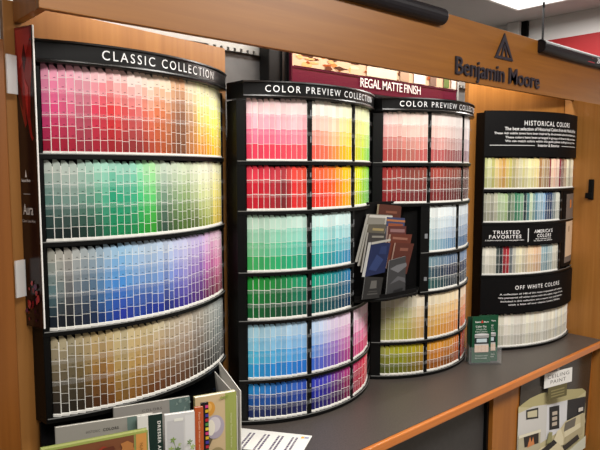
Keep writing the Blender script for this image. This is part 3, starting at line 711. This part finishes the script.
p.poly([(0.021, 0.318), (0.027, 0.318), (0.024, 0.334)], (226, 222, 220))
p.text('Benjamin Moore', 0.010, 0.038, 0.3085, 0.006, (226, 222, 220), 1.0, 0.02)
p.rect(0.014, 0.036, 0.2825, 0.2836, (190, 186, 184))
p.text('Aura', 0.012, 0.044, 0.240, 0.022, (226, 222, 220), 0.95)
p.text('Colour Lives Here', 0.008, 0.050, 0.224, 0.006, (196, 190, 188))
p.build('print', MAT['gloss'], pp)
for z in (0.155, -0.266):
    MB().obox((0.3805, 1.3125, z), (0.022, 0.010, 0), (-0.0015, 0.0033, 0), (0, 0, 0.078)).build('clear_clip', MAT['clip'], pp)

# ------------------------------------------------------------------ poster of a living room under the counter, hung sign card
po = thing('room_poster', 'dark poster with a living room photo hung under the counter', 'poster', (2.3, 1.055, -1.208))
P0 = Vector((2.010, 1.0555, -1.208))
q = [(2.010, 1.0555, -1.208), (2.608, 1.0555, -1.208), (2.648, 1.0555, -0.785), (2.030, 1.0555, -0.785)]
MB().slab(q, (0, -1, 0), 0.003, (52, 46, 40)).build('sheet', MAT['gloss'], po)
p = Print((2.0, 1.0555, -1.22), (1, 0, 0), (0, 0, 1))
X = lambda pts: [(x-2.0, z+1.22) for x, z in pts]
p.poly(X([(2.012, -1.205), (2.603, -1.205), (2.603, -1.15), (2.598, -0.952), (2.56, -0.930), (2.488, -0.915), (2.37, -0.888), (2.26, -0.868), (2.18, -0.857), (2.10, -0.855), (2.016, -0.866)]), (196, 186, 146))
p.poly(X([(2.016, -0.866), (2.10, -0.855), (2.18, -0.857), (2.26, -0.868), (2.37, -0.888), (2.488, -0.915), (2.56, -0.930), (2.598, -0.952), (2.50, -0.960), (2.42, -0.942), (2.24, -0.915), (2.12, -0.895)]), (178, 168, 122))
p.poly(X([(2.016, -0.890), (2.125, -0.893), (2.24, -0.915), (2.24, -1.06), (2.016, -1.06)]), (206, 204, 200))
p.poly(X([(2.24, -0.918), (2.42, -0.945), (2.42, -1.06), (2.24, -1.06)]), (216, 216, 220))
p.poly(X([(2.42, -0.945), (2.598, -0.975), (2.592, -1.06), (2.42, -1.06)]), (44, 42, 44))
p.poly(X([(2.072, -0.893), (2.167, -0.908), (2.170, -0.951), (2.075, -0.930)]), (40, 38, 36))
p.poly(X([(2.082, -0.902), (2.158, -0.914), (2.160, -0.942), (2.084, -0.925)]), (200, 192, 160))
p.poly(X([(2.258, -0.931), (2.345, -0.946), (2.353, -1.045), (2.266, -1.027)]), (30, 28, 30))
for z in (-0.958, -0.980, -1.002): p.poly(X([(2.285, z), (2.328, z-0.007), (2.329, z-0.022), (2.286, z-0.015)]), (190, 176, 160))
p.poly(X([(2.018, -0.975), (2.19, -1.0), (2.19, -1.085), (2.018, -1.07)]), (186, 178, 150))
p.poly(X([(2.056, -0.990), (2.174, -1.008), (2.176, -1.052), (2.066, -1.035)]), (40, 32, 28))
p.poly(X([(2.018, -0.975), (2.19, -1.0), (2.192, -1.012), (2.018, -0.986)]), (226, 220, 198))
p.poly(X([(2.085, -1.042), (2.105, -1.005), (2.118, -1.03), (2.130, -1.012), (2.142, -1.046)]), (206, 130, 76))
p.poly(X([(2.30, -1.075), (2.40, -1.03), (2.575, -1.04), (2.59, -1.08), (2.57, -1.14), (2.40, -1.13), (2.31, -1.10)]), (206, 194, 158))
p.poly(X([(2.305, -1.078), (2.33, -1.050), (2.36, -1.046), (2.39, -1.095), (2.385, -1.128), (2.31, -1.10)]), (224, 214, 182))
p.poly(X([(2.39, -1.070), (2.56, -1.076), (2.575, -1.098), (2.40, -1.098)]), (222, 212, 180))
p.poly(X([(2.545, -1.040), (2.585, -1.045), (2.596, -1.085), (2.575, -1.135), (2.55, -1.10)]), (190, 178, 144))
p.poly(X([(2.40, -1.098), (2.575, -1.098), (2.57, -1.136), (2.40, -1.128)]), (180, 168, 134))
p.poly(X([(2.40, -1.035), (2.50, -1.040), (2.49, -1.075), (2.39, -1.07)]), (110, 104, 94))
p.poly(X([(2.52, -1.005), (2.565, -1.012), (2.565, -1.028), (2.52, -1.022)]), (210, 204, 196))
p.poly(X([(2.012, -1.09), (2.20, -1.075), (2.34, -1.10), (2.40, -1.15), (2.30, -1.205), (2.012, -1.205)]), (214, 202, 168))
p.poly(X([(2.19, -1.085), (2.30, -1.075), (2.33, -1.098), (2.21, -1.112)]), (34, 30, 28))
p.poly(X([(2.235, -1.075), (2.255, -1.03), (2.285, -1.04), (2.280, -1.078)]), (150, 146, 100))
p.poly(X([(2.38, -1.13), (2.52, -1.12), (2.54, -1.145), (2.40, -1.155)]), (50, 42, 36))
p.poly(X([(2.40, -1.205), (2.40, -1.17), (2.603, -1.150), (2.603, -1.205)]), (206, 206, 190))
p.build('print', MAT['matte'], po)
sc = thing('sign_card', 'small white card reading CEILING PAINT hung below the counter edge', 'sign', (2.27, 1.03, -0.865))
U = Vector((math.cos(math.radians(-12)), math.sin(math.radians(-12)), 0))
o0 = Vector((2.192, 1.046, -0.838))
MB().obox(o0, U*0.165, Vector((-U.y, U.x, 0))*0.0015, (0, 0, 0.058), (226, 224, 220)).build('card', MAT['matte'], sc)
p = Print(o0, U, (0, 0, 1))
p.text('CEILING', 0.018, 0.147, 0.034, 0.014, (110, 106, 104), 1.15, 0.004); p.build('lettering', MAT['matte'], sc)
p = Print(o0, U, (0, 0, 1))
p.text('PAINT', 0.036, 0.128, 0.012, 0.014, (110, 106, 104), 1.15, 0.004)
p.build('lettering', MAT['matte'], sc)
o1 = o0+U*0.025+Vector((0, 0, -0.052))
MB().obox(o1, U*0.112, Vector((-U.y, U.x, 0))*0.0015, (0, 0, 0.0515), (96, 88, 54)).build('lower_tag', MAT['matte'], sc)
p = Print(o1, U, (0, 0, 1))
for b in (0.032, 0.020, 0.009): p.rect(0.016, 0.096, b, b+0.005, (140, 130, 88))
p.build('tag_print', MAT['matte'], sc)
MB().obox(o0+U*0.077+Vector((-U.y, U.x, 0))*0.0018+Vector((0, 0, 0.04)), U*0.012, Vector((-U.y, U.x, 0))*0.002, (0, 0, 0.041)).build('hanger', MAT['clip'], sc)

# ------------------------------------------------------------------ leaflet rack in the valley between racks 2 and 3
lr = thing('leaflet_rack', 'black leaflet rack wedged between the second and third paint racks', 'rack', (1.55, 1.30, -0.413))
MB().prism([(1.372, 1.300), (1.46, 1.318), (1.66, 1.318), (1.715, 1.276), (1.715, 1.286), (1.665, 1.330), (1.455, 1.330), (1.372, 1.312)], -0.413, -0.106).build('back_board', MAT['blackm'], lr)
MB().prism([(1.352, 1.262), (1.45, 1.208), (1.60, 1.208), (1.680, 1.262), (1.690, 1.290), (1.66, 1.317), (1.46, 1.317), (1.372, 1.299)], -0.413, -0.404).build('base', MAT['black'], lr, bevel=0.002)
MB().prism([(1.352, 1.260), (1.45, 1.212), (1.60, 1.212), (1.60, 1.216), (1.45, 1.216), (1.354, 1.264)], -0.404, -0.392).build('front_lip', MAT['blackm'], lr)
def leaflet(name, label, q, y, th, col, edge, pr=None, cat='leaflet'):
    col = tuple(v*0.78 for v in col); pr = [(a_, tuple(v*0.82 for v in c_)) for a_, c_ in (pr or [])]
    """q: TL, TR, BR, BL as (x, z); leans back a little"""
    zb = min(q[2][1], q[3][1])
    P = [Vector((x, y+(z-zb)*0.10, z)) for x, z in q]
    o = thing(name, label, cat, (sum(a.x for a in P)/4, y, zb), 'leaflets in the black leaflet rack')
    nrm = (P[1]-P[0]).cross(P[3]-P[0]).normalized()
    if nrm.y > 0: nrm = -nrm
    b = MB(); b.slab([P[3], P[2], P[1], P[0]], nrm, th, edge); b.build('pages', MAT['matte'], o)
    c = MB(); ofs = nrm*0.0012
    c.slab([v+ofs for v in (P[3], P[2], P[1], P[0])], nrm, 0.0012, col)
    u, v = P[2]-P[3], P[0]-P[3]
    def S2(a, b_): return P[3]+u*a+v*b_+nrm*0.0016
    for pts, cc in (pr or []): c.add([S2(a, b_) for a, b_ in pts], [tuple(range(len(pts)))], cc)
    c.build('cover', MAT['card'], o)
R_ = lambda a0, a1, b0, b1: [(a0, b0), (a1, b0), (a1, b1), (a0, b1)]
leaflet('leaflet', 'brown leaflet standing highest at the back of the leaflet rack', [(1.514, -0.112), (1.627, -0.123), (1.605, -0.215), (1.49, -0.205)], 1.292, 0.008, (96, 48, 34), (170, 150, 130), [(R_(0.3, 0.8, 0.7, 0.78), (140, 84, 64))])
leaflet('leaflet', 'thick white-edged leaflet leaning topmost on the left of the leaflet rack', [(1.456, -0.142), (1.570, -0.151), (1.505, -0.300), (1.386, -0.290)], 1.280, 0.010, (150, 146, 136), (206, 202, 192), [(R_(0.02, 0.98, 0.93, 0.985), (214, 210, 202))])
leaflet('leaflet', 'grey leaflet second down on the left of the leaflet rack', [(1.436, -0.173), (1.522, -0.178), (1.470, -0.310), (1.380, -0.300)], 1.266, 0.008, (104, 98, 84), (196, 192, 182), [(R_(0.25, 0.85, 0.86, 0.92), (168, 150, 104)), (R_(0.05, 0.95, 0.2, 0.7), (74, 68, 60))])
leaflet('leaflet', 'dark grey leaflet with pale lines behind the blue booklet', [(1.420, -0.197), (1.502, -0.206), (1.465, -0.325), (1.378, -0.318)], 1.252, 0.007, (66, 62, 60), (190, 186, 178), [(R_(0.2, 0.85, 0.87, 0.92), (150, 144, 134))])
leaflet('booklet', 'dark blue booklet leaning at the front of the leaflet rack', [(1.412, -0.226), (1.504, -0.235), (1.466, -0.326), (1.372, -0.330)], 1.236, 0.012, (24, 38, 84), (196, 194, 190), [(R_(0.0, 1.0, 0.93, 1.0), (190, 186, 176)), ([(0.1, 0.2), (0.5, 0.1), (0.8, 0.4), (0.4, 0.6)], (44, 62, 112)), ([(0.5, 0.6), (0.9, 0.55), (0.85, 0.8), (0.55, 0.82)], (36, 52, 100))], 'booklet')
leaflet('leaflet', 'charcoal leaflet with a grey emblem lowest at the front left of the leaflet rack', [(1.371, -0.328), (1.452, -0.340), (1.430, -0.402), (1.350, -0.396)], 1.224, 0.004, (44, 43, 42), (90, 88, 86), [([(0.3, 0.45), (0.7, 0.45), (0.66, 0.8), (0.34, 0.8)], (104, 102, 98)), (R_(0.2, 0.8, 0.18, 0.24), (86, 84, 82)), (R_(0.25, 0.75, 0.3, 0.34), (76, 74, 72))])
leaflet('leaflet', 'blue and orange leaflet peeking out on the right of the leaflet rack', [(1.534, -0.155), (1.627, -0.164), (1.604, -0.260), (1.510, -0.250)], 1.276, 0.007, (66, 76, 118), (200, 196, 188), [(R_(0.0, 1.0, 0.86, 0.93), (190, 120, 70)), (R_(0.1, 0.9, 0.4, 0.8), (150, 80, 50))])
leaflet('leaflet', 'maroon leaflet third down on the right of the leaflet rack', [(1.528, -0.184), (1.620, -0.190), (1.598, -0.300), (1.504, -0.292)], 1.263, 0.007, (100, 50, 46), (176, 150, 140), [(R_(0.1, 0.9, 0.82, 0.92), (150, 110, 110))])
leaflet('leaflet', 'brown leaflet with a pale top on the right of the leaflet rack', [(1.526, -0.210), (1.636, -0.218), (1.590, -0.330), (1.494, -0.318)], 1.250, 0.008, (112, 52, 36), (180, 150, 134), [(R_(0.1, 0.9, 0.86, 0.93), (158, 104, 86)), (R_(0.2, 0.7, 0.4, 0.7), (84, 40, 30))])
leaflet('leaflet', 'reddish brown leaflet at the front right of the leaflet rack', [(1.536, -0.238), (1.630, -0.248), (1.580, -0.345), (1.496, -0.335)], 1.238, 0.006, (96, 44, 32), (160, 130, 116), [(R_(0.3, 0.8, 0.75, 0.85), (140, 86, 70))])
leaflet('leaflet', 'crumpled grey leaflet lowest at the front right of the leaflet rack', [(1.489, -0.290), (1.572, -0.284), (1.556, -0.403), (1.462, -0.398)], 1.224, 0.004, (64, 64, 66), (120, 120, 120), [([(0.05, 0.75), (0.5, 0.62), (0.95, 0.8), (0.9, 0.9), (0.4, 0.85)], (118, 118, 122)), ([(0.1, 0.3), (0.6, 0.4), (0.95, 0.3), (0.9, 0.45), (0.5, 0.52)], (96, 96, 100)), ([(0.3, 0.02), (0.8, 0.05), (0.85, 0.16), (0.35, 0.12)], (30, 30, 32))])

# ------------------------------------------------------------------ brochures standing on the counter below rack 1
CZ = -0.7315
def brochure(name, label, tl, tr, ztop, th, col, edge, pr=None, extra=None, lean=0.0, cat='booklet', group='brochures on the counter'):
    """stands on the counter; tl and tr are the plan positions of its front cover's ends"""
    a, b = Vector((tl[0], tl[1], CZ)), Vector((tr[0], tr[1], CZ)); u = (b-a); wd = u.length; u = u.normalized()
    nb = Vector((-u.y, u.x, 0))                  # to the back
    hh = ztop-CZ; v = Vector((0, 0, hh))+nb*lean*hh
    o = thing(name, label, cat, tuple((a+b)/2+nb*th/2), group)
    off = nb*-lean*hh                            # foot comes forward when it leans back
    a = a+off
    f = MB(); f.obox(a+nb*0.001+u*0.001, u*(wd-0.002), nb*(th-0.002), v*0.995, edge); f.build('pages', MAT['matte'], o)
    f = MB(); f.obox(a, u*wd, nb*0.001, v, col); f.obox(a+nb*(th-0.001), u*wd, nb*0.001, v, col); f.obox(a-u*0.0008, u*0.0008, nb*th, v, col)
    f.build('cover', MAT['card'], o)
    p = Print(a, u, v); L = v.length
    if pr: pr(p, wd, L); p.build('cover_print', MAT['card'], o)
    return o
def curve_pts(a_top, a_bot, L, n=10):            # the bowed edge on the series covers
    return [(a_bot+(a_top-a_bot)*(1-(1-i/n)**2.2), L*i/n) for i in range(n+1)]
def prE(p, w_, L):
    c = curve_pts(w_*0.72, w_*0.90, L)
    p.poly([(0.001, 0)]+c+[(0.001, L)], (142, 138, 132))
    p.poly(list(reversed(c))+[(w_, 0), (w_, L)][0:1]+[(w_, L)], (92, 112, 108))
    p.text('COLORS', w_*0.36, w_*0.62, L*0.90, 0.006, (90, 86, 82), 1.25)
    rr = random.Random(5)
    for k in range(24):
        a, b = w_*(0.80+0.18*rr.random()), L*(0.5+0.48*rr.random())
        p.poly([(a, b), (a+0.006, b+0.002), (a+0.003, b+0.008)], (124, 142, 136)); p.k -= 1 if k % 4 else 0
def prB(p, w_, L):
    prE_like(p, w_, L)
def prE_like(p, w_, L):
    c = curve_pts(w_*0.72, w_*0.86, L)
    p.poly([(0.001, 0)]+c+[(0.001, L)], (150, 146, 138)); p.poly(list(reversed(c))+[(w_, 0), (w_, L)], (104, 124, 118))
    p.text('HISTORIC', w_*0.30, w_*0.44, L*0.885, 0.0055, (104, 100, 96), 1.2); p.text('COLORS', w_*0.47, w_*0.63, L*0.885, 0.006, (70, 66, 62), 1.2, 0.02)
    p.text('COLORS', w_*0.36, w_*0.62, L*0.80, 0.006, (124, 120, 114), 1.3)
    rr = random.Random(6)
    for k in range(26):
        a, b = w_*(0.80+0.18*rr.random()), L*(0.5+0.48*rr.random())
        p.poly([(a, b), (a+0.006, b+0.002), (a+0.003, b+0.008)], (146, 164, 156)); p.k -= 1 if k % 4 else 0
def prC(p, w_, L):
    p.rect(0, w_, 0, L, (22, 44, 38)); c = curve_pts(w_*0.42, w_*0.66, L)
    p.poly([(0, 0)]+c+[(0, L)], (214, 212, 206))
    p.vtext('DRESSER ADDRESSES', w_*0.80, L*0.92, L*0.30, 0.0065, (226, 226, 220), 1.2, 0.02)
def leafy(p, cx, cy, s, col):
    for a in range(5):
        t = 0.3+a*1.15; x, y = cx+s*0.9*math.cos(t), cy+s*0.9*math.sin(t)
        d = (math.cos(t), math.sin(t)); n = (-d[1], d[0])
        p.poly([(cx, cy), (cx+d[0]*s*0.6+n[0]*s*0.28, cy+d[1]*s*0.6+n[1]*s*0.28), (cx+d[0]*s*1.25, cy+d[1]*s*1.25), (cx+d[0]*s*0.6-n[0]*s*0.28, cy+d[1]*s*0.6-n[1]*s*0.28)], col)
def prD(p, w_, L):
    p.rect(0, w_, 0, L, (204, 203, 202)); p.rect(w_*0.07, w_*0.62, L*0.1, L*0.93, (188, 187, 188)); p.rect(w_*0.66, w_*0.97, L*0.1, L*0.97, (212, 211, 210))
    p.rect(w_*0.30, w_*0.60, L*0.915, L*0.95, (222, 222, 214))
    for i, (a, b, s) in enumerate(((0.26, 0.70, 0.006), (0.40, 0.58, 0.007), (0.18, 0.60, 0.006), (0.55, 0.54, 0.006), (0.80, 0.66, 0.006), (0.90, 0.60, 0.006), (0.30, 0.48, 0.007), (0.70, 0.50, 0.006), (0.45, 0.66, 0.004))):
        leafy(p, w_*a, L*b, s, [(120, 150, 58), (92, 122, 50), (146, 170, 80)][i % 3])
    p.poly([(w_*0.24, L*0.72), (w_*0.26, L*0.72), (w_*0.42, L*0.45), (w_*0.40, L*0.45)], (104, 130, 60))
def prF(p, w_, L):
    p.rect(0, w_, 0, L, (178, 84, 42)); p.vtext('Paint Guide Interior and Exterior', w_*0.42, L*0.94, L*0.30, 0.0042, (226, 190, 160), 1.0)
def prG(p, w_, L):
    p.rect(0, w_, 0, L, (24, 22, 24)); cs = [(200, 60, 120), (210, 170, 40), (70, 60, 150), (180, 40, 50), (80, 140, 70), (220, 200, 60)]
    for k in range(16):
        b = L*(0.97-k*0.055); p.rect(w_*0.55, w_*0.98, b-0.007, b, cs[k % 6]); p.k -= 1
def prH(p, w_, L):
    p.rect(0, w_*0.72, 0, L, (196, 172, 134)); p.rect(w_*0.72, w_, 0, L, (150, 158, 84))
    p.poly([(0, L*0.80), (0, L*0.4), (w_*0.26, L*0.30), (w_*0.40, L*0.45), (w_*0.36, L*0.62), (w_*0.2, L*0.72)], (96, 84, 66))
    p.disc(w_*0.34, L*0.84, w_*0.13, L*0.09, (206, 146, 60)); p.disc(w_*0.30, L*0.86, w_*0.09, L*0.055, (222, 172, 92))
    p.disc(w_*0.46, L*0.60, w_*0.23, L*0.15, (168, 158, 170)); p.disc(w_*0.44, L*0.63, w_*0.16, L*0.10, (204, 196, 200)); p.disc(w_*0.36, L*0.60, w_*0.10, L*0.10, (226, 220, 204))
    p.disc(w_*0.50, L*0.22, w_*0.20, L*0.12, (150, 134, 96))
    p.vtext('Interior Exterior Finishes', w_*0.84, L*0.74, L*0.30, 0.0045, (206, 208, 160), 1.0)
    for a, b in ((0.68, 0.955), (0.75, 0.965), (0.61, 0.96)): leafy(p, w_*a, L*b, 0.004, (130, 146, 60))
def prA(p, w_, L):
    p.rect(0, w_*0.86, 0, L*0.978, (116, 70, 44)); p.rect(w_*0.88, w_*0.985, 0, L*0.978, (196, 138, 70)); p.rect(0, w_, L*0.978, L, (150, 160, 84))
    rr = random.Random(8)
    for k in range(26):
        a, b = w_*(0.04+0.76*rr.random()), L*(0.4+0.5*rr.random()); s = 0.006+0.016*rr.random()
        p.poly([(a+s*math.cos(t)*(0.5+0.6*rr.random()), min(L*0.96, b+s*0.7*math.sin(t)*(0.5+0.6*rr.random()))) for t in [i*math.pi/4 for i in range(8)]], rr.choice([(150, 92, 50), (92, 46, 30), (170, 112, 60), (140, 52, 36), (70, 40, 30)]))
        if k % 3: p.k -= 1
    p.vtext('NATURE', w_*0.915, L*0.88, L*0.62, 0.006, (140, 96, 46), 1.3)
brochure('booklet', 'grey booklet titled COLORS with a teal edge, behind the white leafy booklet', (0.556, 1.252), (0.722, 1.200), -0.533, 0.008, (120, 118, 112), (210, 208, 200), prE)
brochure('booklet', 'grey booklet titled HISTORIC COLORS behind the brown pictured book', (0.424, 1.243), (0.614, 1.176), -0.537, 0.008, (140, 136, 128), (210, 208, 200), prB)
brochure('book', 'brown pictured book with a yellow green top edge and orange spine band', (0.367, 1.160), (0.564, 1.106), -0.537, 0.014, (132, 140, 78), (150, 156, 92), prA)
brochure('booklet', 'white booklet with a dark green lettered band left of the leafy one', (0.574, 1.172), (0.624, 1.154), -0.533, 0.007, (190, 190, 184), (214, 212, 206), prC)
brochure('booklet', 'white booklet showing green leaves in glass pots', (0.628, 1.150), (0.689, 1.126), -0.538, 0.010, (206, 205, 204), (222, 220, 216), prD)
brochure('booklet', 'slim orange booklet beside the leafy white one', (0.703, 1.148), (0.7205, 1.140), -0.540, 0.006, (176, 84, 44), (220, 210, 200), prF)
brochure('booklet', 'slim black booklet with a column of coloured squares', (0.7225, 1.152), (0.7385, 1.146), -0.536, 0.005, (24, 22, 24), (200, 196, 190), prG)
brochure('book', 'cream and olive green book with an orange and a lavender ball', (0.728, 1.186), (0.826, 1.158), -0.535, 0.014, (176, 166, 120), (226, 222, 210), prH)
fo = thing('folder', 'pale grey folder standing open beside the second rack', 'folder', (0.865, 1.25, CZ))
MB().slab([(0.848, 1.172, CZ), (0.902, 1.320, CZ), (0.888, 1.325, -0.515), (0.850, 1.174, -0.545)], (-0.93, 0.35, 0), 0.002).build('right_flap', MAT['paper'], fo)
MB().slab([(0.843, 1.180, CZ), (0.893, 1.325, CZ), (0.874, 1.325, -0.540), (0.844, 1.182, -0.560)], (-0.93, 0.35, 0), 0.002).build('inner_leaf', MAT['paper'], fo)
bn = thing('brochure_bin', 'black open brochure bin on the counter below the leftmost rack', 'bin', (0.68, 1.35, CZ))
MB().prism([(0.420, 1.322), (0.965, 1.418), (0.965, 1.426), (0.420, 1.330)], CZ, -0.552).build('back_board', MAT['blackm'], bn)
MB().prism([(0.4125, 1.262), (0.4185, 1.261), (0.4265, 1.3225), (0.4205, 1.3215)], CZ, -0.600).build('side_board', MAT['black'], bn)
MB().prism([(0.955, 1.372), (0.961, 1.371), (0.965, 1.4165), (0.959, 1.4155)], CZ, -0.600).build('side_board', MAT['black'], bn)
MB().prism([(0.60, 1.312), (0.86, 1.320), (0.955, 1.372), (0.958, 1.4155), (0.60, 1.352)], -0.595, -0.585).build('shelf', MAT['black'], bn)
sh = thing('paper_sheet', 'white printed paper sheet lying flat on the counter before the second rack', 'paper', (0.97, 1.23, -0.732))
TLp, TRp = Vector((0.966, 1.350, -0.7316)), Vector((1.090, 1.170, -0.7316)); u = (TRp-TLp).normalized(); d = Vector((-0.84, -0.54, 0)).normalized()
MB().slab([TLp, TLp+d*0.12, TRp+d*0.12, TRp], (0, 0, 1), 0.0003).build('sheet', MAT['paper'], sh)
f = MB(); rr = random.Random(2); zz = Vector((0, 0, 0.0003))
for col_, (a, wd_) in enumerate(((0.045, 0.020), (0.088, 0.020), (0.128, 0.020), (0.168, 0.014))):
    for j in range(2):
        b = 0.022
        while b < 0.115:
            L_ = 0.004+0.006*rr.random()
            o_ = TLp+zz+u*(a+j*0.011)+d*b
            f.add([o_, o_+d*L_, o_+d*L_+u*0.006, o_+u*0.006], [(0, 1, 2, 3)], (82, 70, 96)); b += L_+0.002
o_ = TLp+zz+u*0.192+d*0.012
f.add([o_, o_+d*0.012, o_+d*0.012+u*0.008, o_+u*0.008], [(0, 1, 2, 3)], (222, 160, 40)); o_ = o_+u*0.009
f.add([o_, o_+d*0.010, o_+d*0.010+u*0.012, o_+u*0.012], [(0, 1, 2, 3)], (150, 150, 176))
f.build('print', MAT['matte'], sh)

# ------------------------------------------------------------------ acrylic holder with green brochures
a, b = Vector((1.945, 1.222, -0.732)), Vector((2.047, 1.147, -0.732)); u = (b-a).normalized(); nb = Vector((-u.y, u.x, 0)); WD = (b-a).length
ho = thing('brochure_holder', 'clear acrylic brochure holder on the counter before the rightmost rack', 'holder', tuple((a+b)/2))
MB().obox(a-nb*0.008, u*WD, nb*0.055, (0, 0, 0.004)).build('base_plate', MAT['clearh'], ho)
MB().obox(a+Vector((0, 0, 0.004)), u*WD, nb*0.002, (0, 0, 0.062)).build('front_wall', MAT['clearh'], ho)
MB().obox(a+nb*0.040+Vector((0, 0, 0.004)), u*WD, nb*0.002, (0, 0, 0.12)).build('back_wall', MAT['clearh'], ho)
for k in (0, WD-0.002):
    MB().obox(a+u*k+nb*0.0022+Vector((0, 0, 0.004)), u*0.002, nb*0.0375, (0, 0, 0.07)).build('side_wall', MAT['clearh'], ho)
def green(label, off, back, wd):
    o_ = a+u*off+nb*back+Vector((0, 0, 0.0045)); g = thing('brochure', label, 'brochure', tuple(o_), 'green brochures in the clear holder')
    MB().obox(o_, u*wd, nb*0.007, Vector((0, 0, 0.178)), (22, 66, 44)).build('leaves', MAT['card'], g)
    p = Print(o_, u, (0, 0, 1)); p.rect(0.0005, wd-0.0005, 0.0005, 0.1775, (20, 74, 48))
    m = wd/2
    p.text('Benjamin', m-0.026, m-0.004, 0.155, 0.006, (226, 226, 220), 1.0, 0.02); p.text('Moore', m+0.008, m+0.026, 0.155, 0.006, (226, 226, 220), 1.0, 0.02)
    p.poly([(m-0.004, 0.154), (m+0.006, 0.154), (m+0.001, 0.166)], (206, 60, 50))
    p.text('Color Try', m-0.024, m+0.018, 0.137, 0.007, (224, 228, 220), 1.0, 0.02); p.text('Simply the', m-0.022, m+0.018, 0.127, 0.006, (206, 214, 206)); p.text('best paint', m-0.025, m+0.022, 0.118, 0.006, (206, 214, 206))
    p.rect(m-0.027, m+0.027, 0.045, 0.103, (196, 194, 190)); p.rect(m-0.028, m+0.028, 0.100, 0.110, (150, 150, 150)); p.disc(m, 0.110, 0.028, 0.004, (206, 206, 206))
    p.rect(m-0.027, m+0.027, 0.074, 0.098, (36, 44, 46)); p.rect(m-0.020, m+0.020, 0.080, 0.094, (190, 206, 210))
    p.rect(m-0.027, m+0.027, 0.042, 0.068, (214, 190, 170))
    for k in (-0.014, 0.0, 0.014): p.rect(m+k-0.0004, m+k+0.0004, 0.043, 0.068, (170, 140, 126)); p.k -= 1
    p.text('Try more in store', m-0.024, m+0.024, 0.026, 0.005, (214, 220, 210)); p.text('Ask for samples', m-0.026, m+0.022, 0.017, 0.005, (200, 208, 200))
    p.build('cover_print', MAT['card'], g)
green('green paint brochure standing in front on the left of the clear holder', 0.012, 0.006, 0.074)
green('green paint brochure standing behind on the right of the clear holder', 0.046, 0.022, 0.074)
MB().obox(a+u*0.003+nb*0.026+Vector((0, 0, 0.0045)), u*0.042, nb*0.010, (0, 0, 0.172)).build('leaf_stack', mat('dark_green_card', (16, 52, 36), 0.5), ho)

for o in bpy.data.objects:
    if '_o' in o: del o['_o']
